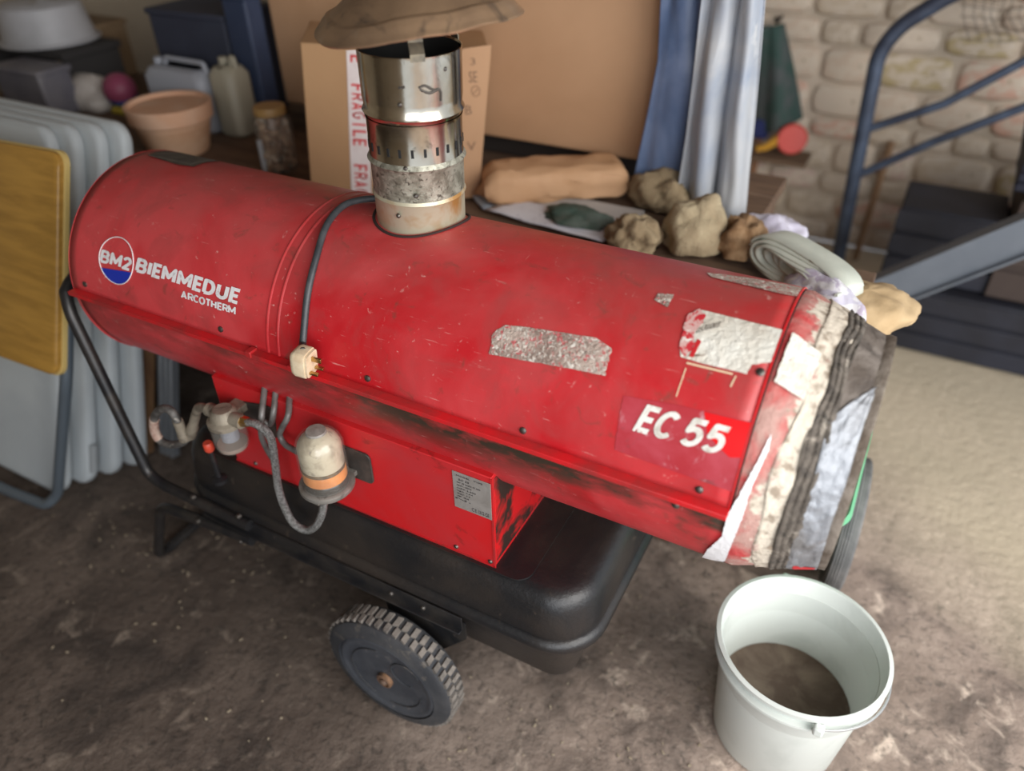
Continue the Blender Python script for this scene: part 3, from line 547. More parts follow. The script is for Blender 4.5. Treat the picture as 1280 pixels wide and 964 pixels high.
# wheels
WX, WZ, WR = .028, .157, .1545
def wheel(s, yo, name='wheel'):
    """s: -1 near side, +1 far side; yo: outer face"""
    ax = Vector((.0, s, 0)).normalized(); c = Vector((WX, yo, WZ)); yi = .058
    mb = MB(); mb.lathe([(.118, .004), (.130, .000), (.143, -.002), (.1495, -.006), (WR-.004, -.016), (WR-.003, -.030), (WR-.004, -yi+.008), (.148, -yi), (.10, -yi), (.09, -yi+.01), (.09, -.012)], c, ax, 72)
    tyre = obj(name, mb, RUBBER, heater, smooth=50)
    org = WORLD[tyre.name]
    tr = MB(); e1 = Vector((1, 0, 0)); e2 = ax.cross(e1)
    for i in range(46):
        a = 2*PI*i/46; 
        for row, (h0, h1, off) in enumerate(((-.009, -.027, 0), (-.029, -.050, .5))):
            a_ = a+off*2*PI/46; rd = e1*math.cos(a_)+e2*math.sin(a_); tg = -e1*math.sin(a_)+e2*math.cos(a_)
            M = Matrix((rd, (tg+ax*(.25 if row else -.25)).normalized(), ax)).transposed()
            tr.box(c+rd*(WR-.0015)+ax*((h0+h1)/2), (.0065, .0112, abs(h1-h0)), M)
    t = obj('tread', tr, TREADM, tyre, loc=org); t.location = (0, 0, 0)
    hb = MB(); hb.lathe([(0, .001), (.02, .001), (.096, -.001), (.104, .001), (.108, .003), (.113, .003), (.118, -.001), (.121, .002)], c, ax, 64); disc = obj('wheel_disc', hb, mat('grey_wheel_plastic', (.040, .045, .055), .5, var=(.065, .07, .08), vs=12, grime=(.22, .20, .19), gs=50., gt=(.64, .76), bump=.3, bs=60), tyre, loc=org, smooth=40)
    hb = MB(); hb.lathe([(.006, .001), (.0185, .002), (.0185, .010), (.014, .012), (.014, .008), (0, .008)], c, ax, 30); hub = obj('hub', hb, mat('rusty_hub', (.16, .10, .07), .6, .4, var=(.32, .18, .10), vs=50), tyre, loc=org)
    hb = MB(); hb.lathe([(0, .0155), (.004, .0155), (.0075, .013), (.0075, .008)], c, ax, 14); obj('axle_end', hb, mat('rusty_axle', (.30, .22, .17), .5, .6, var=(.2, .1, .06), vs=60), tyre, loc=org)
    rib = MB(); rib.tube([c+ax*.0012+e1*(.052+.034*math.cos(t))+e2*(.0 if 0 else .045*s*-1+.034*math.sin(t)) for t in [PI*.1+1.5*PI*j/20 for j in range(21)]], .0014, 6)
    rib.tube([c+ax*.0012+e1*(.085*math.cos(t))+e2*(.085*math.sin(t)) for t in [PI*.55+PI*.8*j/24 for j in range(25)]], .0014, 6)
    rib.tube([c+ax*.0012+e1*(.085*math.cos(t))+e2*(.085*math.sin(t)) for t in [PI*1.5+PI*.45*j/16 for j in range(17)]], .0014, 6)
    obj('moulded_rib', rib, RUBBER, tyre, loc=org)
    return tyre
wheel(-1, -.309); wheel(1, .309)
mb = MB(); mb.tube([(WX, -.296, WZ), (WX, .296, WZ)], .0095, 12); obj('axle', mb, TUBEM, heater)
for s in (-1, 1):
    mb = MB(); y = s*.226
    mb.add([(WX-.05, y, .335), (WX+.15, y, .335), (WX+.15, y, .285), (WX+.03, y, WZ-.02), (WX-.02, y, WZ-.02)], [(0, 1, 2, 3, 4)]); obj('wheel_bracket', mb, TUBEM, heater, smooth=0, solid=.003)

# ---- de-aerator: clear dome, orange float, cast base on a bracket
DX, DY = -.080, -.252
dea = MB(); dea.lathe([(0, .606), (.046, .606), (.050, .611), (.050, .618), (.046, .621), (0, .621)], (DX, DY, 0), (0, 0, 1), 40); dea.box((DX, -.212, .613), (.06, .03, .010)); dea.box((DX-.014, DY-.025, .592), (.020, .006, .026)); dea.lathe([(.014, .607), (.014, .592), (.010, .590), (0, .590)], (DX+.006, DY-.012, 0), (0, 0, 1), 6)
mp_ = MB(); mp_.loft([[Vector((p.x, yy, p.y)) for p in rrect(DX-.03, DX+.066, .596, .668, 0, .012)] for yy in (-.2005, -.2045)]); obj('mounting_plate', mp_, mat('dark_plate', (.035, .03, .026), .6, var=(.08, .06, .05), vs=30), heater, bevel=.001)
DEA = obj('fuel_deaerator', dea, mat('cast_alloy', (.36, .34, .31), .5, .6, var=(.24, .22, .19), vs=30, grime=(.08, .06, .05), gs=40., gt=(.55, .7)), heater, smooth=40)
def sub(name, mb, m, par, **k): return obj(name, mb, m, par, loc=WORLD[par.name], **k)
def dz(z, x=DX, y=DY): return (x, y, z)
mb = MB(); mb.lathe([(.0405, .621), (.0405, .634), (.039, .636)], dz(0), (0, 0, 1), 40); lab(sub('seal_ring', mb, mat('black_oil', (.02, .015, .012), .2), DEA), 'black seal ring')
mb = MB(); mb.lathe([(0, .634), (.0392, .634), (.0392, .658), (0, .658)], dz(0), (0, 0, 1), 40); lab(sub('float', mb, mat('orange_float', (.80, .30, .06), .45, var=(.60, .20, .04), vs=20, coat=.5), DEA, smooth=30), 'orange float')
mb = MB(); mb.lathe([(.0392, .6585), (.0400, .662), (.0392, .666)], dz(0), (0, 0, 1), 40); sub('dark_level_line', mb, mat('dark_oil_line', (.05, .035, .02), .2, var=(.2, .12, .05), vs=40), DEA)
pr = [(.0388, .664), (.0388, .700)]+[(.0388*math.cos(t), .700+.036*math.sin(t)) for t in [PI/2*i/12 for i in range(13)]]
mb = MB(); mb.lathe(pr, dz(0), (0, 0, 1), 40); lab(sub('cream_dome', mb, mat('cream_dome', (.56, .49, .35), .3, var=(.34, .28, .19), vs=24, vt=(.45, .6), grime=(.16, .13, .10), gs=30., gt=(.6, .7), coat=.6), DEA, smooth=60), 'stained cream dome')
pr = [(.0425, .621), (.0425, .701)]+[(.0425*math.cos(t), .701+.0385*math.sin(t)) for t in [PI/2*i/12 for i in range(13)]]
clear = mat('clear_plastic', (.60, .58, .52), .05, alpha=.08)
mb = MB(); mb.lathe(pr, dz(0), (0, 0, 1), 48); sub('clear_cover', mb, clear, DEA, smooth=60, solid=.0012)
mb = MB(); mb.lathe([(0, .7400), (.017, .7385), (.0185, .7345)], dz(0), (0, 0, 1), 30); lab(sub('top_disc', mb, mat('dome_disc', (.30, .28, .25), .5, var=(.2, .18, .16), vs=60), DEA), 'grey moulded disc on the dome')
# ---- braided hose
braid = mat('steel_braid', (.42, .42, .41), .35, .7, var=(.22, .22, .21), vs=230, vt=(.45, .55), stretch=(1, 1, 1), bump=1.5, bs=300)
hz = [aty(u, v, y) for u, v, y in ((304, 527, -.245), (322, 531, -.250), (338, 547, -.254), (344, 580, -.258), (348, 610, -.262), (357, 637, -.268), (368, 655, -.270), (384, 663, -.270), (396, 656, -.268), (403, 640, -.266), (405, 622, -.264))]
mb = MB(); sp = spline(hz, 10); mb.tube(sp, [.0074*(1+.05*(i % 2)) for i in range(len(sp))], 14); hose = obj('braided_hose', mb, braid, heater, smooth=60)
mb = MB(); p0 = aty(405, 619, -.264); mb.tube([p0-Vector((0, 0, .012)), p0+Vector((0, 0, .008)), p0+Vector((0, 0, .010)), (DX+.006, DY-.012, .600)], [.0085, .0085, .0105, .0105], 6); lab(obj('hose_fitting', mb, BRASS, heater, smooth=0), 'brass hexagonal fitting under the dome')
mb = MB(); a = aty(291, 524, -.244); b2 = aty(311, 528, -.246); mb.tube([a, a.lerp(b2, .5), b2], [.0112, .0112, .0092], 6); lab(obj('hose_fitting', mb, BRASS, heater, smooth=0), 'brass hexagonal fitting at the filter head')
# ---- fuel filter: cast head, clear bowl
castm = mat('dirty_cast_head', (.30, .26, .20), .6, .3, var=(.20, .17, .13), vs=30, grime=(.10, .08, .06), gs=30., gt=(.52, .7), bump=.4, bs=60)
FC = aty(281, 545, -.246); FX, FZ = -.318, .665
mb = MB(); mb.lathe([(0, FZ+.030), (.018, FZ+.030), (.024, FZ+.024), (.027, FZ+.010), (.034, FZ+.006), (.034, FZ-.004), (0, FZ-.004)], (FX, -.246, 0), (0, 0, 1), 32)
mb.tube([(FX-.040, -.246, FZ+.014), (FX+.046, -.246, FZ+.014)], .0135, 14); mb.box((FX, -.2235, FZ+.01), (.03, .047, .016))
mp_ = MB(); mp_.add([Vector((FX+a, -.2015, FZ+b)) for a, b in ((-.02, -.03), (.055, -.055), (.075, -.045), (.085, .02), (.075, .03), (.06, .03), (-.02, .012))], [(0, 1, 2, 3, 4, 5, 6)]); obj('mounting_plate', mp_, MATS['dark_plate'], heater, smooth=0, solid=.003)
head = obj('fuel_filter', mb, castm, heater, smooth=40)
pr = [(.0325, FZ-.003), (.0322, FZ-.05), (.029, FZ-.062), (.018, FZ-.069), (0, FZ-.070)]
mb = MB(); mb.lathe(pr, (FX, -.246, 0), (0, 0, 1), 36); sub('clear_bowl', mb, clear, head, smooth=50, solid=.0016)
mb = MB(); mb.lathe([(0, FZ-.006), (.017, FZ-.006), (.017, FZ-.042), (.012, FZ-.046), (0, FZ-.046)], (FX, -.246, 0), (0, 0, 1), 24); sub('filter_gauze', mb, mat('filter_gauze', (.32, .33, .38), .5, .3, bump=1, bs=300), head, smooth=40)
mb = MB(); mb.lathe([(0.0, FZ-.052), (.029, FZ-.052), (.028, FZ-.061), (.016, FZ-.067), (0, FZ-.067)], (FX, -.246, 0), (0, 0, 1), 24); sub('fuel_dregs', mb, mat('fuel_dregs', (.30, .22, .18), .15, coat=.6), head, smooth=40)
p = aty(261, 559, -.262); mb = MB(); mb.lathe([(0, .012), (.008, .012), (.010, .009), (.010, -.006), (.007, -.010)], p, (0, 0, 1), 14); lab(obj('drain_knob', mb, mat('red_knob', (.55, .06, .03), .45), heater), 'small red plastic knob')
mb = MB(); mb.tube([p-Vector((0, 0, .010)), (p.x, p.y, .501)], .0055, 8); mb.lathe([(0.016, .4990), (.016, .507), (.006, .511)], (p.x, p.y, 0), (0, 0, 1), 16); obj('drain_stem', mb, TUBEM, heater)
# rubber inlet hose making a loop, and its fittings
lp = [aty(u, v, y) for u, v, y in ((231, 548, -.252), (222, 527, -.256), (214, 514, -.256), (203, 511, -.254), (194, 520, -.252), (193, 537, -.250), (200, 550, -.248), (213, 556, -.246), (228, 553, -.244), (238, 543, -.243))]
mb = MB(); mb.tube(spline(lp, 8), .0085, 12); obj('rubber_inlet_hose', mb, mat('black_hose', (.05, .048, .045), .55, var=(.14, .13, .12), vs=50, grime=(.35, .32, .28), gs=60., gt=(.6, .7)), heater, smooth=60)
q = spline(lp, 8); mb = MB(); mb.tube(q[34:48], .0098, 12); lab(obj('tape_wrap', mb, mat('frayed_tape', (.55, .42, .34), .8, var=(.35, .2, .16), vs=90), heater), 'frayed pale tape on the inlet hose')
a, c_ = aty(238, 545, -.243), aty(245, 518, -.244)
mb = MB(); mb.tube([a, a.lerp(c_, .45), a.lerp(c_, .5), c_], [.0115, .0115, .0095, .0095], 10); mb.tube(fillet([c_, aty(248, 508, -.246), (FX-.04, -.246, FZ+.014)], .015), .0090, 12); obj('inlet_elbow', mb, castm, heater, smooth=40)
a, c_ = aty(222, 526, -.256), aty(231, 549, -.252)
mb = MB(); mb.tube([a, a.lerp(c_, .7), a.lerp(c_, .75), c_], [.0105, .0105, .012, .012], 10); obj('hose_ferrule', mb, castm, heater, smooth=40)
pipem = mat('grey_fuel_pipe', (.22, .21, .20), .5, .3, var=(.14, .13, .12), vs=40)
for pts in (((331, 484, -.190), (327, 520, -.232), (327, 545, -.234), (333, 560, -.225), (342, 575, -.212), (346, 580, -.198)), ((345, 486, -.185), (342, 515, -.216), (338, 530, -.218), (330, 527, -.222)), ((362, 496, -.190), (360, 520, -.222), (352, 536, -.228), (350, 545, -.228), (357, 556, -.232), (372, 565, -.240))):
    mb = MB(); mb.tube(spline([aty(*t) for t in pts], 8), .0058, 10); obj('fuel_pipe', mb, pipem, heater, smooth=60)

# ---- power cord draped over the drum with its plug
cord = thing('power_cord', 'black power cord draped over the red drum ending in a cream plug', 'cable', tuple(cp(-.1045, 10, RD)))
cpts = [cp(.02, 116, RD+.007), cp(-.06, 109, RD+.007), cp(-.105, 101, RD+.007), cp(-.135, 93, RD+.0065), cp(-.1471, 84, RD+.0065), cp(-.1405, 70, RD+.0065), cp(-.1226, 53.8, RD+.0065), cp(-.1131, 38.5, RD+.0065), cp(-.1065, 24, RD+.007), cp(-.103, 17, RD+.012)]
mb = MB(); mb.tube(spline(cpts, 10), .0058, 12); obj('cord', mb, mat('cord_rubber', (.035, .04, .045), .45, var=(.07, .075, .08), vs=30, grime=(.5, .5, .5), gs=60., gt=(.72, .74)), cord, smooth=60)
pc = aty(380, 452, -.248); M = Matrix.Rotation(R_(10), 3, 'Z') @ Matrix.Rotation(R_(6), 3, 'Y')
mb = MB(); lo = []
for x, s in ((-.016, .78), (-.014, .90), (-.008, 1.0), (.008, 1.0), (.010, .98)): lo.append([pc+M @ Vector((x, .0185*s*math.copysign(abs(math.cos(t))**.4, math.cos(t)), .0235*s*math.copysign(abs(math.sin(t))**.4, math.sin(t)))) for t in [2*PI*j/28 for j in range(28)]])
mb.loft(lo); plug = obj('plug', mb, CREAM, cord, smooth=40)
mb = MB(); lo = [[pc+M @ Vector((x, .0165*math.copysign(abs(math.cos(t))**.35, math.cos(t)), .0210*math.copysign(abs(math.sin(t))**.35, math.sin(t)))) for t in [2*PI*j/28 for j in range(28)]] for x in (.010, .0145)]
mb.loft(lo); sub('plug_face', mb, CREAM, plug, smooth=30)
for y, z, l, sz, mm in ((0, .010, .017, (.004, .008), BRASS), (-.0085, -.012, .015, (.0062, .004), BRASS), (.0085, -.012, .015, (.0062, .004), BRASS)):
    mb = MB(); mb.box(pc+M @ Vector((.0145+l/2, y, z)), (l, sz[0], sz[1]), M); sub('plug_pin', mb, mm, plug, bevel=.0005)
mb = MB(); mb.tube([cpts[-1], pc+M @ Vector((0, 0, .018))], [.0066, .0078], 10); sub('cord_grip', mb, mat('grip_black', (.03, .03, .03), .5), plug)

# ================================================================== THINGS ON THE FLOOR
white_pl = mat('white_pail_plastic', (.68, .72, .68), .45, var=(.56, .60, .56), vs=6, vt=(.5, .7))
BCX, BCY = .758, .058
bk = thing('bucket', 'round white plastic bucket standing open on the floor under the drum outlet', 'bucket', (BCX, BCY, 0))
mb = MB(); mb.lathe([(0, .004), (.118, .004), (.124, .0), (.127, .008), (.150, .296), (.153, .300), (.161, .300), (.161, .286), (.156, .286), (.153, .262), (.158, .262), (.158, .258), (.1515, .256)], (BCX, BCY, 0), (0, 0, 1), 64); 
mb = MB(); mb.lathe([(0, .001), (.122, .001), (.126, .006), (.1455, .262), (.160, .262), (.160, .268), (.149, .270), (.152, .290), (.160, .292), (.161, .300), (.153, .302), (.150, .298), (.1225, .010), (0, .008)], (BCX, BCY, 0), (0, 0, 1), 64); obj('pail', mb, white_pl, bk, smooth=40)
mb = MB(); mb.lathe([(0, .112), (.06, .110), (.1312, .106)], (BCX, BCY, 0), (0, 0, 1), 40); obj('dirty_residue', mb, mat('bucket_dregs', (.10, .065, .045), .6, var=(.2, .15, .11), vs=14, bump=.6), bk)
a0 = PI*.62; hpnt = [Vector((BCX+.165*math.cos(a), BCY+.165*math.sin(a), .280+.018*math.sin((a-a0)/PI*PI))) for a in [a0-PI*i/30 for i in range(31)]]
mb = MB(); mb.tube(hpnt, .0024, 8); obj('bail_handle', mb, mat('wire_zinc', (.55, .55, .54), .4, .9), bk)
for e in (hpnt[0], hpnt[-1]): mb = MB(); mb.box(e, (.018, .018, .022)); obj('handle_ear', mb, white_pl, bk, bevel=.004)
# green tub with washing-up bottles, behind the outlet
green = mat('green_plastic', (.12, .42, .20), .4, var=(.16, .48, .26), vs=5)
GX, GY = .614, .425
cart = thing('garden_cart', 'green plastic garden cart with a ribbed grey wheel behind the drum outlet', 'cart', (GX, GY, 0.0))
def gz(i, z): return rrect(GX-.155+i, GX+.155-i, GY-.19+i, GY+.19-i, z, .06)
mb = MB(); mb.loft([gz(.035, .300), gz(.028, .307), gz(.006, .432), gz(-.004, .434), gz(-.010, .442), gz(-.004, .450), gz(.004, .446), gz(.010, .432), gz(.034, .313)]); obj('tray', mb, green, cart, smooth=50)
mb = MB(); mb.tube([(GX, .545, .176), (.825, .545, .176)], .010, 10); mb.tube([(GX, .545, .176), (GX, .545, .300)], .012, 8); mb.tube([(GX-.02, .57, .012), (GX-.02, .57, .300)], .012, 8); mb.tube([(GX-.10, GY+.1, .290), (GX+.10, GY+.1, .290)], .010, 8); obj('undercarriage', mb, TUBEM, cart)
for i, (dx, dy, c, lbl) in enumerate(((.085, -.08, (.10, .12, .22), 'dark blue bottle standing in the green cart'), (.05, .06, (.45, .48, .55), 'pale grey bottle standing in the green cart'))):
    c0 = Vector((GX+dx, GY+dy, .317)); mb = MB(); mb.lathe([(0, 0), (.028, .002), (.032, .01), (.034, .08), (.014, .10), (.014, .115), (0, .116)], c0, Vector((.10, .1, .95)), 20)
    tag(obj('bottle', mb, mat('bottle_%d' % i, c, .3), loc=c0, smooth=40), lbl, 'bottle')
TYC = Vector((.787, .545, .176)); tax = Vector((1, .06, 0)).normalized()
KT = .172/.258; pr = [(.205, -.020), (.225, -.030), (.248, -.028)]
for i in range(6): pr += [(.256+.002*math.sin(i), -.022+i*.008), (.2535, -.018+i*.008)]
pr += [(.248, .028), (.225, .030), (.205, .020), (.200, 0), (.205, -.020)]
pr = [(a*KT, b_*.75) for a, b_ in pr]
mb = MB(); mb.lathe(pr, TYC, tax, 64); cw = obj('cart_wheel', mb, mat('worn_tyre', (.13, .13, .13), .75, var=(.20, .195, .19), vs=20), cart, smooth=30)
mb = MB(); mb.lathe([(.143, -.012), (.13, -.012), (.05, -.006), (.03, -.02), (0, -.02)], TYC, tax, 40); mb.lathe([(.143, .012), (.13, .012), (.05, .006), (.03, .02), (0, .02)], TYC, tax, 40); obj('wheel_rim', mb, mat('grey_rim', (.2, .2, .2), .5, .5), cw, loc=WORLD[cw.name], smooth=40)
mat('dark_crate', (.02, .018, .018), .8, var=(.04, .03, .03), vs=5)
# bits on the floor
bitm = mat('floor_bits', (.30, .24, .17), .9, var=(.42, .35, .25), vs=80)
random.seed(11); mb = MB()
for i in range(200):
    u, v = random.choice([(random.uniform(60, 420), random.uniform(600, 930)), (random.uniform(560, 900), random.uniform(700, 960)), (random.uniform(110, 330), random.uniform(610, 720))])
    p = atz(u, v, .001); s = random.uniform(.0015, .0045); Mr = Matrix.Rotation(random.uniform(0, 6.3), 3, 'Z')
    mb.box(p+Vector((0, 0, s*.2)), (s*random.uniform(1, 2.6), s, s*.45), Mr)
tag(obj('floor_crumbs', mb, bitm, smooth=0), 'scattered pale crumbs and chips of dirt on the brown concrete floor', 'debris', kind='stuff')

# ---- folding tables leaning at the left
tw = mat('white_table_plastic', (.56, .60, .61), .5, var=(.48, .52, .54), vs=3)
tabs = [('nearest the camera, broad face beside the yellow tabletop', -1.205, -.195, 20.5, 1.025), ('second from the front of the leaning stack', -1.170, -.134, 19.6, 1.015), ('third from the front of the leaning stack', -1.135, -.073, 18.7, 1.005), ('rearmost of the leaning stack, beside the plant pot', -1.100, -.012, 17.8, .995)]
for i, (lb, xr, yb, tdeg, Hh) in enumerate(tabs):
    TILT = R_(tdeg)
    t = thing('folding_table', 'white plastic folding table, '+lb, 'table', (xr-.6, yb, 0), 'white folding tables stacked on edge')
    ez = Vector((0, math.sin(TILT), math.cos(TILT))); ey = Vector((0, math.cos(TILT), -math.sin(TILT))); c = Vector((xr, yb, .012)); L_ = 1.25; th = .0195
    def q(x, h, d): return c+Vector((x, 0, 0))+ez*h+ey*d
    def panel(i0, d):   # rounded rectangle outline in the x/ez plane
        return [q(p.x, p.y, d) for p in [Vector((a.x, a.y, 0)) for a in rrect(-L_+i0, -i0, i0, Hh-i0, 0, .055-i0*.5)]]
    mb = MB(); mb.loft([panel(.012, -th), panel(.003, -th+.006), panel(0, -th+.012), panel(0, th-.012), panel(.003, th-.006), panel(.012, th)]); obj('tabletop', mb, tw, t, smooth=50)
    if i == 3: mb = MB(); mb.tube([q(-.05, .07, th+.008), q(-.05, Hh-.07, th+.008)], .008, 8); obj('leg_tube', mb, mat('grey_leg', (.25, .27, .3), .4, .6), t)
    if i == 1: mb = MB(); mb.tube([q(-.0, .05, 0), q(.002, .14, 0)], .012, 10); lab(obj('edge_recess', mb, mat('recess_grey', (.30, .32, .33), .6), t), 'grey oval recess in the table edge')
# yellow table in front
yt = thing('wooden_table', 'yellow varnished wooden tabletop with folded grey tube legs leaning at far left', 'table', (-1.4, -.25, 0))
yTR = Vector((-.928, .000, 1.005)); yBR = Vector((-.935, -.198, .535)); ez = (yTR-yBR).normalized(); hh = (yTR-yBR).length; nx_ = Vector((1, .02, .03)).normalized(); ey = ez.cross(nx_)
wood = mat('yellow_varnished_wood', (.46, .25, .05), .4, var=(.34, .18, .035), vs=5, vt=(.4, .65), stretch=(1, 1, 9), bump=.1, rvar=.08)
def yp(i0, d): return [yBR+nx_*p.x+ez*p.y+ey*d for p in [Vector((a.x, a.y, 0)) for a in rrect(-.62+i0, -i0, i0, hh-i0, 0, .03)]]
mb = MB(); mb.loft([yp(.003, -.013), yp(0, -.010), yp(0, .010), yp(.003, .013)]); obj('tabletop', mb, wood, yt, smooth=40)
mb = MB(); mb.loft([yp(.0, .0), yp(-.004, .002), yp(-.004, .012), yp(0, .0135)]); lab(obj('edge_band', mb, mat('pale_edge', (.60, .44, .16), .4), yt, smooth=40), 'paler rounded edge')
legm = mat('blue_grey_tube', (.17, .21, .25), .4, .5)
lpth = [yBR+nx_*-.03+ez*.25+ey*.034, yBR+nx_*-.03+ez*-.02+ey*.034, atz(72, 618, .05), atz(58, 632, .016), atz(5, 612, .016), atz(-90, 560, .016)]
mb = MB(); mb.tube(fillet(lpth, .06, 8), .0145, 12); obj('tube_leg', mb, legm, yt, smooth=60)
# batten and channel standing behind the drum's fan end
a, b2 = atz(183, 568, .0), aty(183, 430, .16)
def plank(name, base, top, wx, wy, m, lbl, cat, parts=None):
    base = Vector(base); top = base+(Vector(top)-base)*1.5; d = (top-base).normalized(); x = Vector((1, 0, 0)); x = (x-d*x.dot(d)).normalized(); y = d.cross(x); Mx = Matrix((x, y, d)).transposed()
    mb = MB(); mb.box((base+top)/2, (wx, wy, (top-base).length), Mx); return mb, Mx
mb, _ = plank('', a+Vector((0, 0, .008)), b2, .026, .04, None, '', '')
tag(obj('wood_batten', mb, mat('brown_batten', (.22, .12, .055), .7, var=(.16, .08, .04), vs=8, stretch=(6, 6, 1)), loc=a, bevel=.002), 'brown wooden batten standing upright beside the white folding tables', 'batten')
a, b2 = atz(212, 572, .0), aty(208, 440, .16)
ch = thing('metal_channel', 'ridged galvanised metal channel standing between wooden batten and dark crate', 'channel', tuple(a))
zinc = mat('galvanised', (.42, .45, .48), .4, .7, var=(.34, .36, .39), vs=9)
for dx in (-.022, 0, .022):
    mb, _ = plank('', a+Vector((dx, 0, .012)), b2+Vector((dx, 0, 0)), .015, .02, None, '', ''); obj('ridge', mb, zinc, ch, bevel=.003)
mb, _ = plank('', a+Vector((0, .014, .012)), b2+Vector((0, .014, 0)), .062, .004, None, '', ''); obj('web', mb, zinc, ch)

# ================================================================== THE WORKBENCH AND WHAT LIES ON IT
BZ = .765
bench = thing('workbench', 'long wooden workbench behind the red heater, piled with boxes', 'bench', (-.8, .8, 0))
bwood = mat('bench_wood', (.17, .105, .065), .8, var=(.10, .06, .04), vs=5, stretch=(1, 6, 6), bump=.5, bs=20)
for i in range(5):
    y0 = .40+i*.155; xe = .69 if i < 2 else .40; mb = MB(); mb.box(((xe-2.45)/2, y0+.075, BZ-.018), (xe+2.45, .150, .035)); obj('board', mb, bwood, bench, bevel=.003)
for x in (-2.40, -.85, .36):
    for y in (.47, 1.1): mb = MB(); mb.box((x, y, (BZ-.036)/2), (.06, .06, BZ-.037)); obj('leg', mb, bwood, bench, bevel=.004)
mb = MB(); mb.box((-.89, .44, BZ-.075), (3.06, .025, .075)); obj('apron', mb, bwood, bench)
# dark crates added to fill the shadowed void under the bench
for i, (x, y, sx, sy, sz, lbl) in enumerate(((-1.25, .62, .42, .35, .45, 'added black crate filling the dark void under the bench, left of the fuel filter'), (-.55, .68, .62, .38, .5, 'added wide dark crate filling the void under the middle of the bench'))):
    c = thing('void_crate', lbl, 'crate', (x, y, 0)); dk = mat('dark_crate', (.02, .018, .018), .8)
    mb = MB(); mb.box((x, y, sz/2+.002), (sx, sy, sz)); obj('crate_body', mb, dk, c, bevel=.01)
    mb = MB(); mb.box((x, y, sz-.02), (sx+.02, sy+.02, .03)); obj('added_crate_rim', mb, dk, c, bevel=.004)
card = mat('cardboard', (.52, .31, .175), .85, var=(.47, .275, .15), vs=3, bump=.15, bs=60)
card2 = mat('cardboard_darker', (.40, .235, .115), .85, var=(.36, .205, .10), vs=3, bump=.15, bs=60)
# big cardboard box
BBY = .93; bR = aty(822, 190, BBY); bx0, bx1, bz0, bz1 = -1.17, bR.x+.006, BZ+.07, 1.75
big = thing('cardboard_box', 'very large plain cardboard box behind the flue reaching above the picture', 'box', (-.5, 1.2, BZ))
mb = MB(); mb.box(((bx0+bx1)/2, BBY+.17, (bz0+bz1)/2), (bx1-bx0, .34, bz1-bz0)); obj('carton', mb, card, big, bevel=.006)
mb = MB(); mb.box((bx1-.028, BBY-.004, (bz0+bz1)/2), (.010, .006, bz1-bz0-.01)); obj('corner_crease', mb, card2, big, bevel=.002)
mb = MB(); mb.box((bx1-.010, BBY-.005, (bz0+bz1)/2), (.022, .006, bz1-bz0-.01)); obj('corner_flap', mb, mat('cardboard_pale', (.62, .42, .26), .8), big, bevel=.002)
mb = MB(); mb.box(((bx0+bx1)/2, BBY+.19, BZ+.034), (bx1-bx0-.06, .26, .066)); obj('shadow_gap_block', mb, mat('shadow_gap_black', (.035, .028, .025), .9), big, bevel=.004)  # near-black block painted in for the shadow gap under the box
# smaller box with FRAGILE tape
sTL = aty(375, 53, .47); sTR = aty(614, 66, .692)
fe = Vector((sTR.x-sTL.x, sTR.y-sTL.y, 0)); FW_ = fe.length; fe.normalize(); fn = Vector((fe.y, -fe.x, 0)); ztop = (sTL.z+sTR.z)/2; FH = ztop-BZ-.002
def fpnt(s_, z, o_=0): return Vector((sTL.x, sTL.y, BZ+.002))+fe*s_+Vector((0, 0, z))+fn*o_
sm = thing('cardboard_box', 'smaller cardboard box with red and white warning tape, behind the flue', 'box', tuple(fpnt(FW_/2, 0, -.12)))
F = [fpnt(-.040, 0), fpnt(FW_-.045, 0), fpnt(FW_, FH+(sTR.z-ztop)), fpnt(0, FH+(sTL.z-ztop))]; B2 = [p-fn*.24-fe*.02 for p in F]
mb = MB(); mb.add(F+B2, [(0, 1, 2, 3), (7, 6, 5, 4), (0, 4, 5, 1), (1, 5, 6, 2), (2, 6, 7, 3), (3, 7, 4, 0)]); obj('carton', mb, card2, sm, bevel=.003)
fa = [fpnt(FW_-.065, FH-.004, .006), fpnt(FW_+.001, FH+.003, .006), fpnt(FW_-.044, .004, .006), fpnt(FW_-.12, .004, .006), fpnt(FW_-.09, FH-.02, .006)]
mb = MB(); mb.add(fa, [(0, 1, 2, 3, 4)]); obj('raised_flap', mb, card, sm, smooth=0, solid=.004)
tapew = mat('white_tape', (.74, .68, .66), .4, var=(.66, .58, .56), vs=20); tapered = mat('tape_red', (.60, .045, .05), .45)
tl = (atz(432, 70, ztop)-fpnt(0, FH)).dot(fe); tl = .105
for (x0, wd_, lean, oo, start) in ((tl, .052, .040, .0012, .075), (tl+.032, .060, .004, .0024, .235)):
    mb = MB(); mb.add([fpnt(x0-lean, .003, oo), fpnt(x0-lean+wd_, .003, oo), fpnt(x0+wd_, FH-.002, oo), fpnt(x0, FH-.002, oo)], [(0, 1, 2, 3)]); obj('warning_tape', mb, tapew, sm, smooth=0, solid=.0006)
    dn_ = (fpnt(x0-lean, 0)-fpnt(x0, FH)).normalized(); ac_ = fn.cross(dn_); ac_ = ac_ if ac_.dot(fe) > 0 else -ac_
    k = start-.199
    while k < FH:
        for j, ch_ in enumerate('FRAGILE'):
            a0_ = k+j*.0222
            if a0_ < .004 or a0_+.021 > FH: continue
            wl = .0170 if ch_ != 'I' else .0048
            o_ = fpnt(x0, FH-.002, oo)+dn_*(a0_+(.006 if ch_ == 'I' else 0))+ac_*.008
            flat_text('tape_lettering', ch_, o_, dn_, ac_, wl, .034, tapered, sm, lift=.0005, thick=0, block=(.20, 0, 0))
        k += .199
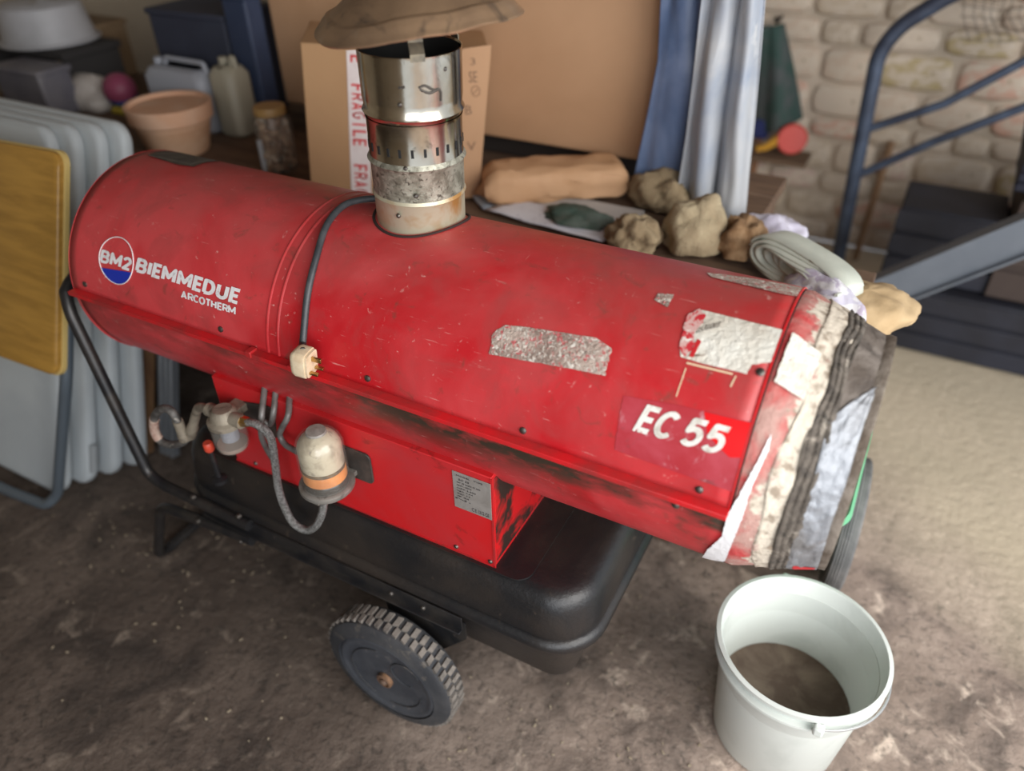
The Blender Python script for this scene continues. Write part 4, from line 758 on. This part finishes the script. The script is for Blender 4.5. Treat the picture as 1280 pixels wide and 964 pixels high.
ink2 = mat('faded_brown_ink', (.22, .13, .08), .8)
for s_, a_, z, wd, hg in (('SE', .075, .295, .020, .026), ('3', .070, .335, .012, .016), ('B', .088, .22, .016, .022), ('V', .088, .13, .022, .022)):
    flat_text('box_print', s_, fpnt(FW_-a_+.02, z, .0085), fe, PZ, wd, hg, ink2, sm, 0, 0, 0.0004, 0)
c = fpnt(FW_-.040, .275, .0088); mb = MB(); mb.tube([c+fe*(.010*math.cos(t))+Vector((0, 0, .012*math.sin(t))) for t in [2*PI*i/24 for i in range(24)]], .0008, 5, closed=True); mb.tube([c-fe*.005-Vector((0, 0, .006)), c+fe*.005+Vector((0, 0, .006))], .0008, 5); obj('box_print', mb, ink2, sm)
# crumpled soft things
def lump(name, c, size, m, lbl, cat, amp=.18, sc=2.2, seed=1, n=(48, 28), flat=.25, rot=0, group=None, kind=None):
    c = Vector(c); Mz = Matrix.Rotation(R_(rot), 3, 'Z')
    def f(u, v):
        a = 2*PI*u; b_ = PI*(v-.5); d = Vector((math.cos(b_)*math.cos(a), math.cos(b_)*math.sin(a), math.sin(b_)))
        k = 1+amp*.8*nz3(d, sc*.8, seed)+amp*.25*nz3(d, sc*2.4, seed+1)+amp*.06*nz3(d, sc*7, seed+2); p = Vector((d.x*size[0]*k, d.y*size[1]*k, d.z*size[2]*k))
        p.z = max(p.z, -size[2]*flat); return c+Mz @ p+Vector((0, 0, size[2]*flat))
    mb = MB(); mb.grid(f, n[0], n[1], True); return tag(obj(name, mb, m, loc=c, smooth=70), lbl, cat, group, kind)
# brown paper parcel
kraft = mat('kraft_paper', (.52, .31, .17), .75, var=(.46, .26, .13), vs=6, bump=.8, bs=14)
pa, pb = atz(606, 245, BZ+.04), atz(784, 232, BZ+.04)
pcx = (pa+pb)/2; L_ = (pb-pa).length; d_ = (pb-pa).normalized(); s_ = Vector((-d_.y, d_.x, 0))
def parcel(u, v):
    t = u*L_; a = 2*PI*v; w_ = .068; h_ = .046; e = 1.0
    if u < .09: e = .35+.65*(u/.09)**.6
    if u > .93: e = .5+.5*((1-u)/.07)**.6
    x = math.copysign(abs(math.cos(a))**.6, math.cos(a))*w_*(.75+.25*e); z = math.copysign(abs(math.sin(a))**.6, math.sin(a))*h_*e
    n_ = .007*nz3((t*9, math.cos(a)*2, math.sin(a)*2), 1.6)
    return pa+d_*t+s_*(x+.05+n_)+Vector((0, 0, z+n_+.012))
mb = MB(); mb.grid(parcel, 46, 40); 
pp = thing('paper_parcel', 'long brown kraft paper parcel lying on the bench right of the flue', 'parcel', (pcx.x, pcx.y, BZ))
mb.add([parcel(0, j/24) for j in range(24)], [tuple(range(24))]); mb.add([parcel(1, j/24) for j in range(24)], [tuple(range(24))]); obj('wrapping', mb, kraft, pp, smooth=50)
mb = MB(); fd = [parcel(.004, j/16) for j in (5, 6, 7, 8, 9, 10, 11)]; tip = pa-d_*.022+s_*.05+Vector((0, 0, -.012)); mb.add(fd+[tip], [(i, i+1, 7) for i in range(6)]); obj('folded_end', mb, kraft, pp, smooth=0, solid=.001)
# printed sheets of paper
paper = mat('printed_paper', (.66, .66, .70), .7, var=(.60, .60, .66), vs=8, grime=(.42, .40, .44), gs=60., gt=(.6, .66))
for i, (pts, dz_, lbl) in enumerate((([(606, 262), (752, 302), (800, 288), (650, 250)], .018, 'upper white printed sheet lying on the bench just behind the drum'), ([(586, 240), (604, 262), (660, 262), (640, 238)], .008, 'small pale blue sheet tucked under the end of the brown parcel'))):
    P = [atz(u, v, BZ+dz_) for u, v in pts]; P = [Vector((p.x, max(p.y, .30), p.z)) for p in P]
    mb = MB(); mb.grid(lambda u, v: (P[0].lerp(P[1], u)).lerp(P[3].lerp(P[2], u), v)+Vector((0, 0, .004*nz3((u*3, v*3, i), 1.3))), 14, 10)
    tag(obj('paper_sheet', mb, paper if i == 0 else mat('blue_paper', (.45, .55, .66), .7), loc=P[0], smooth=50, solid=.004), lbl, 'paper')
mb = MB(); P0 = atz(640, 262, BZ+.005); mb.box((P0.x+.14, P0.y+.06, BZ+.008), (.34, .13, .012)); tag(obj('notebook', mb, mat('pale_pad', (.50, .48, .46), .7), loc=P0, bevel=.002), 'flat pale writing pad under the printed sheet behind the drum', 'notebook')
lump('dark_green_cloth', atz(722, 274, BZ+.02), (.085, .045, .022), mat('green_cloth', (.055, .09, .07), .9, var=(.10, .12, .10), vs=20), 'crumpled dark green cloth on the papers in front of the parcel', 'cloth', .5, seed=3)
hess = mat('hessian', (.26, .19, .11), .95, var=(.36, .28, .17), vs=14, grime=(.10, .065, .035), gs=22., gt=(.52, .7), bump=1.5, bs=60)
hess2 = mat('hessian_pale', (.44, .36, .23), .95, var=(.34, .26, .16), vs=12, bump=1.5, bs=60)
lump('sack', atz(792, 306, BZ+.015), (.060, .055, .055), hess, 'dark brown sacking lump nearest the printed sheet', 'sack', .5, seed=5)
lump('sack', atz(868, 303, BZ+.015), (.072, .075, .085), hess2, 'pale tan bunched sacking below the blue and white sheeting', 'sack', .28, seed=6)
lump('sack', atz(830, 255, BZ+.01), (.085, .07, .065), hess, 'shadowy brown sacking at the foot of the blue sheeting', 'sack', .5, seed=8)
lump('sack', atz(925, 310, BZ+.02), (.055, .06, .06), mat('brown_sack', (.20, .11, .05), .95, var=(.34, .22, .12), vs=18, bump=1.2, bs=60), 'rust brown sacking tucked left of the white roll', 'sack', .5, seed=9)
# coiled white webbing
wm = mat('white_webbing', (.66, .69, .60), .55, var=(.56, .60, .52), vs=10)
c0 = atz(1003, 335, BZ+.055)
roll = thing('webbing_roll', 'loosely coiled roll of white webbing lying on the bench behind the outlet cone', 'webbing', (c0.x, c0.y, BZ))
dl = Vector((.78, -.62, 0)).normalized(); up = Vector((0, 0, 1)); ac = Vector((.62, .78, 0)).normalized()
for i in range(6):
    k = 1-.13*i; P = []
    for j in range(57):
        t = 2*PI*j/48+.3; e = k*(1-.02*j/56); P.append(c0+dl*(.135*e*math.cos(t))+up*(.040*e*math.sin(t)+.004*math.sin(3*t)+.0)+ac*(.012*math.sin(t+i)))
    mb = MB(); vs = []
    for p in P: vs += [p-ac*.030, p+ac*.030]
    mb.add(vs, [(2*a, 2*a+1, 2*a+3, 2*a+2) for a in range(len(P)-1)]); obj('turn', mb, wm, roll, smooth=60, solid=.005)
tp = [c0+dl*.14-ac*.045+up*.02, atz(1078, 362, BZ+.05), atz(1090, 378, BZ+.03), atz(1060, 398, BZ+.03), atz(1040, 405, BZ+.04)]
mb = MB(); mb.tube(spline(tp, 8), .0035, 8); obj('loose_end', mb, wm, roll, smooth=60)
c1 = atz(1000, 362, BZ+.03)
prn = mat('printed_wrapper', (.58, .56, .66), .6, var=(.46, .40, .50), vs=24, vt=(.45, .55), grime=(.75, .74, .76), gs=30., gt=(.5, .56))
c1 = atz(1030, 372, BZ+.04); lump('printed_packet', (c1.x, c1.y, BZ), (.10, .045, .065), prn, 'crumpled lilac printed packet in front of the white webbing', 'packet', .3, seed=12, rot=-35)
c1 = atz(968, 292, BZ+.02); lump('plastic_packet', (c1.x, c1.y, BZ), (.08, .05, .05), mat('lilac_plastic', (.55, .52, .64), .4, var=(.70, .68, .76), vs=14), 'pale lilac plastic packet behind the white webbing', 'packet', .4, seed=13)
c1 = atz(1094, 392, BZ+.01); lump('paper_bag', (c1.x-.025, c1.y-.005, BZ), (.085, .11, .05), mat('tan_bag', (.50, .36, .20), .8, var=(.42, .29, .15), vs=7, bump=.8, bs=16), 'tan paper bag at the bench end beside the white webbing', 'bag', .3, seed=15, rot=-30)
# blue sheeting and milky polythene hanging behind
def drape(name, u0, u1, v0, v1, y, m, lbl, cat, folds, depth, seed, flare=0., solid=.002):
    a, b_ = aty(u0, 0, y), aty(u1, 0, y); c_, d_ = aty(v0[0], v0[1], y), aty(v1[0], v1[1], y); top = 1.9; zb = BZ+.006
    def ext(p, q, z): t = (z-q.z)/(p.z-q.z); return Vector((q.x+(p.x-q.x)*t, y, z))
    TA, TB, BA, BB = ext(a, c_, top), ext(b_, d_, top), ext(a, c_, zb), ext(b_, d_, zb)
    BA = Vector((BA.x-flare, y, zb))
    def f(u, v):
        w_ = v**3; p = TA.lerp(TB, u).lerp(Vector((c_.x, y, zb)).lerp(BB, u), v); p.x -= flare*max(0, v-.7)/.3*(1-u)**2
        ph = folds*u*2*PI+2.*nz3((u*2, v*1.5, seed), 1.2)
        p.y += depth*math.sin(ph)*(.6+.4*math.sin(3*v+seed))+depth*.6*nz3((u*5, v*6, seed), 1.3); p.x += depth*.4*math.cos(ph)*math.sin(PI*u); return p
    mb = MB(); mb.grid(f, 70, 60); o = obj(name, mb, m, loc=(TA.x, y, zb), smooth=80, solid=solid); return tag(o, lbl, cat)
drape('blue_tarpaulin', 826, 915, (815, 225), (915, 262), .845, mat('blue_tarp', (.085, .13, .235), .45, var=(.17, .22, .34), vs=4, vt=(.45, .65)), 'blue plastic tarpaulin standing in folds right of the big cardboard box', 'tarpaulin', 2.6, .014, 2, .055)
drape('polythene_sheet', 876, 955, (845, 255), (930, 262), .800, mat('milky_polythene', (.42, .43, .44), .32, var=(.27, .31, .38), vs=4, vt=(.42, .62), coat=.3, grime=(.62, .62, .60), gs=6., gt=(.60, .70)), 'milky white polythene sheet hanging in long folds beside the blue tarpaulin', 'polythene', 2.2, .020, 5)

# left end of the bench
terr = mat('terracotta', (.55, .32, .19), .8, var=(.62, .40, .26), vs=14, bump=.5)
pc_ = atz(216, 192, BZ+.01); PYv = .58
pl, pr_ = aty(170, 150, .58), aty(264, 150, .58); pcx = (pl.x+pr_.x)/2; pr2 = (pr_.x-pl.x)/2*.72
pot = thing('plant_pot', 'terracotta pink plant pot with a banded rim behind the fan end of the drum', 'pot', (pcx, .58, BZ))
zt2 = aty(216, 143, .50).z
mb = MB(); mb.lathe([(0, BZ+.003), (pr2*.70, BZ+.003), (pr2*.73, BZ+.010), (pr2*.92, zt2-.048), (pr2*.97, zt2-.046)], (pcx, .58, 0), (0, 0, 1), 48); obj('pot_body', mb, terr, pot, smooth=40)
mb = MB(); mb.lathe([(pr2*.94, zt2-.048), (pr2, zt2-.045), (pr2*1.03, zt2-.002), (pr2*1.0, zt2), (pr2*.93, zt2-.002), (pr2*.90, zt2-.06)], (pcx, .58, 0), (0, 0, 1), 48); obj('pot_rim', mb, mat('terracotta_rim', (.66, .38, .24), .8, var=(.70, .46, .32), vs=10), pot, smooth=40)
mb = MB(); mb.lathe([(0, zt2-.010), (pr2*.95, zt2-.012)], (pcx, .58, 0), (0, 0, 1), 30); obj('pot_lid', mb, mat('terracotta_rim', (.66, .38, .24)), pot)
# glass jar of brown shells
jc = aty(336, 215, .55); JX, JY, JR = jc.x, .60, .052; jt = aty(340, 145, .55).z
jar = thing('glass_jar', 'glass jar filled with brown snail shells left of the taped cardboard box', 'jar', (JX, JY, BZ))
mb = MB(); mb.lathe([(0, BZ+.003), (JR-.004, BZ+.003), (JR, BZ+.010), (JR, jt-.035), (JR-.012, jt-.018), (JR-.012, jt-.004)], (JX, JY, 0), (0, 0, 1), 40); obj('jar_glass', mb, clear, jar, smooth=50, solid=.0025)
mb = MB(); mb.lathe([(0, jt+.008), (JR-.010, jt+.007), (JR-.008, jt+.003), (JR-.008, jt-.014)], (JX, JY, 0), (0, 0, 1), 32); obj('lid', mb, mat('amber_lid', (.42, .25, .09), .5), jar, smooth=40)
shm = [mat('shell_%d' % i, c, .45, var=(.35, .22, .13), vs=50) for i, c in enumerate(((.28, .14, .07), (.48, .32, .20), (.60, .48, .36), (.20, .10, .05)))]
random.seed(21)
sm_ = []
for k in range(4):
    mb = MB(); P = []; 
    for j in range(26): t = j/25*2.2*2*PI; r = .011*(1-j/26)**.8; P.append(Vector((r*math.cos(t)*.8, r*math.sin(t)*.8, .008*j/25)))
    mb.tube(P, [.0075*(1-j/26)+.0006 for j in range(26)], 7); me = mb.mesh('snail_shell'); me.shade_smooth(); me.materials.append(shm[k]); sm_.append(me)
z = BZ+.016; 
while z < jt-.030:
    for ring, nn in ((JR-.020, 8), (.012, 2)):
        for j in range(nn):
            a = 2*PI*j/nn+random.uniform(-.2, .2)+z*40; o = bpy.data.objects.new('snail_shell', random.choice(sm_)); COL.objects.link(o)
            o.location = (JX+ring*math.cos(a), JY+ring*math.sin(a), z+random.uniform(-.004, .004)); o.rotation_euler = (random.uniform(0, 6), random.uniform(0, 6), 0); tag(o, 'brown snail shell inside the glass jar', 'shell', 'snail shells in the glass jar')
    z += .017
# small white upright tube beside the jar
a = aty(308, 200, .50); mb = MB(); mb.tube([(a.x, .56, BZ+.003), (a.x, .56, aty(306, 172, .56).z)], .0075, 10); tag(obj('white_tube', mb, mat('white_rod', (.55, .58, .62), .4), loc=(a.x, .56, BZ)), 'short white plastic tube standing between the pot and the jar', 'tube')
# two plastic canisters, dark blue box behind
def canister(u0, u1, vt_, y, m, lbl, depth=.10, hz_=None):
    l, r = aty(u0, vt_+30, y), aty(u1, vt_+30, y); zt_ = aty((u0+u1)/2, vt_+10, y).z; t = thing('canister', lbl, 'canister', ((l.x+r.x)/2, y+depth/2, BZ)); z0 = BZ+.003
    mb = MB(); mb.loft([rrect(l.x+i, r.x-i, y+i, y+depth-i, z, .03) for i, z in ((.006, z0), (0, z0+.008), (0, zt_-.03), (.012, zt_-.008), (.035, zt_))]); obj('canister_body', mb, m, t, smooth=40)
    mb = MB(); mb.lathe([(.014, zt_-.004), (.014, zt_+.018), (0, zt_+.018)], (l.x+.04, y+depth/2, 0), (0, 0, 1), 20); obj('screw_cap', mb, m, t, smooth=40)
    mb = MB(); mb.tube(fillet([(l.x+.07, y+depth/2, zt_-.004), (l.x+.075, y+depth/2, zt_+.02), (r.x-.02, y+depth/2, zt_+.018), (r.x-.015, y+depth/2, zt_-.01)], .012), .008, 8); obj('carry_handle', mb, m, t, smooth=60)
canister(180, 250, 78, .72, mat('grey_white_plastic', (.38, .40, .45), .5), 'greyish white plastic canister behind the terracotta pot')
canister(258, 288, 75, .74, mat('cream_can_plastic', (.42, .39, .30), .5), 'narrow cream plastic canister right of the greyish white one')
navy = mat('navy_fabric', (.035, .040, .065), .7, var=(.05, .06, .09), vs=4)
def boxat(name, u0, u1, vt_, vb, y, dp_, m, lbl, cat, z0=None, extra=None, bev=.008):
    l, r = aty(u0, (vt_+vb)/2, y), aty(u1, (vt_+vb)/2, y); zt_ = aty((u0+u1)/2, vt_, y).z; zb_ = z0 if z0 is not None else aty((u0+u1)/2, vb, y).z
    t = thing(name, lbl, cat, ((l.x+r.x)/2, y+dp_/2, zb_)); mb = MB(); mb.box(((l.x+r.x)/2, y+dp_/2, (zt_+zb_)/2), (r.x-l.x, dp_, zt_-zb_)); obj('casing', mb, m, t, bevel=bev)
    mb = MB(); mb.box(((l.x+r.x)/2, y+dp_/2, zt_+.003), (r.x-l.x+.012, dp_+.012, .018)); obj('lid', mb, m, t, bevel=.004); return t
boxat('storage_box', 203, 292, 22, 150, .86, .22, navy, 'dark navy storage box behind the plastic canisters', 'box', BZ+.002)
boxat('storage_box', 294, 322, 0, 170, .848, .07, mat('navy_blue', (.03, .045, .09), .6, var=(.05, .07, .13), vs=4), 'tall narrow navy blue case against the large cardboard box', 'box', BZ+.002)
# clutter at the left end
LY = .95
def rest(u, v, y=None): p = atz(u, v, BZ+.01); return p
boxat('cardboard_carton', 82, 130, 35, 120, 1.0, .14, mat('brown_carton', (.16, .10, .05), .8, var=(.24, .17, .10), vs=5), 'small brown carton behind the shelf at the left end of the bench', 'box', BZ+.002)
p = atz(118, 132, BZ); lump('white_sack', (p.x, min(p.y, 1.05), BZ), (.12, .08, .085), mat('white_sack_plastic', (.50, .45, .41), .6, var=(.58, .54, .50), vs=8), 'crumpled white plastic sack on the left end of the bench', 'sack', .3, seed=31)
def ball(name, u, v, y, r, m, lbl, stripes=None):
    p = aty(u, v, y); t = thing(name, lbl, 'ball', (p.x, y, p.z-r)); mb = MB(); mb.lathe([(r*math.sin(a), -r*math.cos(a)) for a in [PI*i/16 for i in range(17)]], p, (.2, -.2, 1), 28); obj('ball_skin', mb, m, t, smooth=80)
    if stripes:
        mb = MB(); mb.lathe([(r*1.01*math.sin(a), -r*1.01*math.cos(a)) for a in [PI*(.12+.30*i/6) for i in range(7)]], p, (.2, -.2, 1), 28); obj('ball_panel', mb, stripes, t, smooth=80)
    return p
LYB = 1.0
p = atz(150, 118, BZ+.055); ball('toy_ball', 150, 112, p.y if p.y < 1.1 else 1.08, .055, mat('ball_magenta', (.30, .06, .12), .5), 'magenta and blue ball on the bench left of the canisters', mat('ball_blue', (.03, .10, .42), .5))
p = atz(84, 108, BZ+.12); mb = MB(); q = aty(80, 98, .98); mb.lathe([(0, -.02), (.028, -.02), (.030, .018), (.024, .028), (0, .028)], q, (0, 0, 1), 24); 
tp_ = thing('paint_tub', 'small white tub with a bright blue lid left of the white sack', 'tub', (q.x, .98, BZ)); obj('blue_lid', mb, mat('bright_blue', (.03, .06, .42), .5), tp_, smooth=40)
mb = MB(); mb.lathe([(0, BZ+.002), (.034, BZ+.002), (.038, q.z-.018), (0, q.z-.018)], (q.x, .98, 0), (0, 0, 1), 24); obj('tub_body', mb, mat('tub_grey', (.40, .38, .36), .5), tp_, smooth=40)
q = atz(160, 139, BZ+.008); mb = MB(); mb.box((q.x, q.y, BZ+.012), (.10, .06, .022)); tag(obj('yellow_sponge', mb, mat('yellow_foam', (.55, .42, .05), .9), loc=q, bevel=.006), 'yellow sponge lying on the bench below the magenta and blue ball', 'sponge')
boxat('grey_toolbox', 0, 52, 92, 130, .60, .12, mat('toolbox_grey', (.13, .125, .15), .5, var=(.2, .19, .2), vs=6), 'low grey toolbox at the far left end of the bench', 'toolbox', BZ+.002)
# a big pale basin on a wall shelf at top left
SHZ = .945; SX, SYY = -2.20, .86
sh = thing('small_shelf', 'dark shelf standing on the bench at the top left', 'shelf', (SX, SYY, BZ)); dk2 = mat('shelf_dark', (.03, .028, .028), .8)
mb = MB(); mb.box((SX, SYY, SHZ-.012), (.44, .24, .024)); obj('shelf_board', mb, dk2, sh, bevel=.002)
for x in (SX-.20, SX+.20): mb = MB(); mb.box((x, SYY, (SHZ-.026+BZ)/2), (.025, .22, SHZ-.028-BZ)); obj('shelf_upright', mb, dk2, sh, bevel=.002)
bs = thing('plastic_basin', 'upturned pale grey plastic basin on the shelf at the top left', 'basin', (SX, SYY, SHZ)); gb = mat('basin_grey', (.42, .42, .44), .5, var=(.34, .34, .35), vs=4)
mb = MB(); mb.lathe([(.165, SHZ+.002), (.165, SHZ+.010), (.156, SHZ+.012), (.135, SHZ+.12), (.115, SHZ+.132), (0, SHZ+.134)], (SX, SYY, 0), (0, 0, 1), 40); obj('basin_shell', mb, gb, bs, smooth=40, solid=.003)
mb = MB(); mb.tube([(SX+.166*math.cos(t), SYY+.166*math.sin(t), SHZ+.008) for t in [2*PI*i/40 for i in range(40)]], .006, 8, closed=True); obj('basin_rim', mb, gb, bs, smooth=60)

# ================================================================== FAR RIGHT: STEEL FRAME, BEAM, CRATES BY THE WALL
steelb = mat('blue_black_steel', (.045, .055, .085), .45, .3, var=(.09, .12, .18), vs=7)
FY = 2.12
gate = thing('steel_frame', 'dark blue welded steel tube frame leaning by the stone wall at the right', 'frame', (.52, FY, 0))
def ap(u, v, y=FY): return aty(u, v, y)
pb_ = atz(1042, 350, .0); P = [Vector((pb_.x, FY, .022)), ap(1065, 235), ap(1098, 66), ap(1125, 32), ap(1190, -8), ap(1330, -60)]
mb = MB(); mb.tube(fillet(P, .05), .027, 14); obj('post', mb, steelb, gate, smooth=60)
mb = MB(); mb.tube([ap(1080, 163), ap(1180, 130), ap(1330, 50)], .015, 12); obj('rail', mb, steelb, gate, smooth=60)
mb = MB(); mb.tube([ap(1066, 222), ap(1165, 178), ap(1330, 115)], .015, 12); obj('rail', mb, steelb, gate, smooth=60)
mb = MB(); mb.tube([ap(1330, -60), Vector((ap(1330, 200).x, FY, .016))], .024, 12); obj('far_post', mb, steelb, gate, smooth=60)
# wire netting hanging on the frame
net = thing('wire_netting', 'piece of rusty wire netting hanging on the wall in the top right corner', 'netting', tuple(aty(1250, 30, 2.35)))
random.seed(5); mb = MB()
for i in range(9): mb.tube([aty(1206+i*13+2*random.random(), -25, 2.38), aty(1200+i*12+5*random.random(), 20, 2.36), aty(1212+i*13, 52, 2.37)], .0014, 5)
obj('upright_wires', mb, mat('rust_wire', (.09, .06, .05), .7, .4), net)
mb = MB()
for i in range(6): mb.tube([aty(1200, -22+i*14, 2.362), aty(1250, -18+i*14+4*random.random(), 2.355), aty(1318, -24+i*14, 2.362)], .0014, 5)
obj('cross_wires', mb, mat('rust_wire', (.09, .06, .05), .7, .4), net)
# big grey beam propped across
by = 1.45; A0, A1 = aty(1060, 382, by), aty(1360, 262, by); d = (A1-A0).normalized(); zz = Vector((0, 1, 0)); x = d; y2 = zz; w_ = x.cross(y2); Mb = Matrix((x, y2, w_)).transposed()
A0 = A0-d*.05
bm_ = thing('steel_beam', 'wide blue grey steel beam sloping down to the left in front of dark crates', 'beam', tuple(A0)); gm = mat('beam_grey', (.15, .17, .20), .55, .2, var=(.20, .22, .25), vs=4)
mb = MB(); mb.box((A0+A1)/2, ((A1-A0).length, .012, .105), Mb); obj('web', mb, gm, bm_, bevel=.002)
for s in (-1, 1): mb = MB(); mb.box((A0+A1)/2+w_*s*.052, ((A1-A0).length, .06, .008), Mb); obj('flange', mb, gm, bm_, bevel=.002)
# trestle that carries the low end
def crate(name, x0, x1, y, dp_, z0, z1, m, lbl, cat='crate'):
    t = thing(name, lbl, cat, ((x0+x1)/2, y+dp_/2, z0)); mb = MB(); mb.box(((x0+x1)/2, y+dp_/2, (z0+z1)/2), (x1-x0, dp_, z1-z0)); obj('crate_body', mb, m, t, bevel=.008)
    n_ = 3
    for i in range(n_): h = (z1-z0)/n_; mb = MB(); mb.box(((x0+x1)/2, y-.006, z0+h*(i+.5)), (x1-x0+.01, .012, h*.82)); obj('slat', mb, m, t, bevel=.003)
    return t
dn1 = mat('black_crate', (.012, .012, .018), .7, var=(.02, .022, .035), vs=4); dn2 = mat('dark_brown_crate', (.055, .038, .032), .8, var=(.075, .055, .045), vs=4)
g0 = atz(1120, 436, 0); g1 = atz(1290, 445, 0)
crate('wooden_crate', .74, 1.42, 1.72, .34, .003, .24, dn1, 'low black crate on the floor below the sloping beam')
crate('wooden_crate', .70, 1.02, 1.78, .26, .245, .50, dn1, 'small black box on top of the low black crate, left')
crate('wooden_crate', 1.03, 1.6, 1.76, .28, .245, .60, dn2, 'dark brown wooden box on the low black crate, right')
crate('wooden_crate', 1.00, 1.6, 1.79, .26, .605, .70, mat('navy_black', (.012, .014, .03), .6), 'navy black flat box on top of the dark brown box')
# coloured things against the stone wall, left of the frame
gx = aty(968, 90, 2.35)
t = thing('hanging_jacket', 'dark green jacket hanging on the stone wall beside the white sheeting', 'jacket', (gx.x, 2.4, gx.z))
def jk(u, v):
    L0, L1 = aty(945, 32, 2.4), aty(978, 30, 2.4); B0, B1 = aty(944, 170, 2.4), aty(1002, 150, 2.4)
    p = L0.lerp(L1, u).lerp(B0.lerp(B1, u), v); p.y = 2.42-.05*math.sin(PI*u)-.012*math.sin(9*u+3*v); return p
mb = MB(); mb.grid(jk, 20, 20); obj('jacket_cloth', mb, mat('jacket_green', (.03, .065, .055), .85, var=(.07, .08, .08), vs=8, vt=(.4, .6)), t, smooth=70, solid=.012)
p = aty(971, 32, 2.42); mb = MB(); mb.tube([(p.x, 2.50, p.z+.02), (p.x, 2.40, p.z+.015), (p.x, 2.39, p.z+.035)], .006, 8); obj('hook', mb, DARK, t)
gp = aty(960, 165, 2.36); q = aty(990, 174, 2.34)
br = thing('dustpan', 'red and yellow plastic dustpan propped against the stone wall below the green jacket', 'dustpan', (q.x, 2.34, q.z))
mb = MB(); mb.lathe([(0, -.012), (.055, -.012), (.062, 0), (.055, .012), (0, .012)], q, (0.2, -1, .2), 28); obj('red_pan', mb, mat('bright_red_plastic', (.62, .05, .03), .4), br, smooth=40)
mb = MB(); mb.tube([q+Vector((-.05, 0, -.005)), aty(957, 184, 2.34), aty(946, 186, 2.34)], [.022, .016, .012], 12); obj('yellow_handle', mb, mat('orange_yellow', (.70, .36, .05), .4), br, smooth=50)
a = aty(953, 158, 2.44); mb = MB(); mb.box((a.x, 2.42, a.z), (.07, .06, .08)); tag(obj('blue_tin', mb, mat('navy_tin', (.02, .03, .12), .5), loc=a, bevel=.01), 'navy blue tin on the ledge under the green jacket', 'tin')
a, b2 = aty(944, 192, 2.36), atz(925, 300, .0)
mb = MB(); mb.tube([(a.x, 2.40, a.z+.05), (b2.x, 2.33, .008)], .014, 10); pole = thing('wooden_post', 'thin reddish brown wooden pole against the wall carrying a small shelf', 'pole', (b2.x, 2.33, 0)); obj('shaft', mb, mat('red_brown_wood', (.24, .11, .05), .7), pole, smooth=60)
c = aty(975, 192, 2.40); mb = MB(); mb.box((c.x, 2.40, c.z-.012), (.24, .16, .018)); obj('ledge', mb, mat('ledge_wood', (.16, .10, .06), .8), pole, bevel=.002)
a = aty(1075, 300, 2.3); mb = MB(); mb.tube([(a.x, 2.36, .006), (a.x+.01, 2.44, .50)], .014, 10); tag(obj('wooden_stake', mb, mat('stake_brown', (.26, .15, .08), .8), loc=(a.x, 2.36, 0), smooth=60), 'short brown wooden stake by the wall right of the frame post', 'stake')
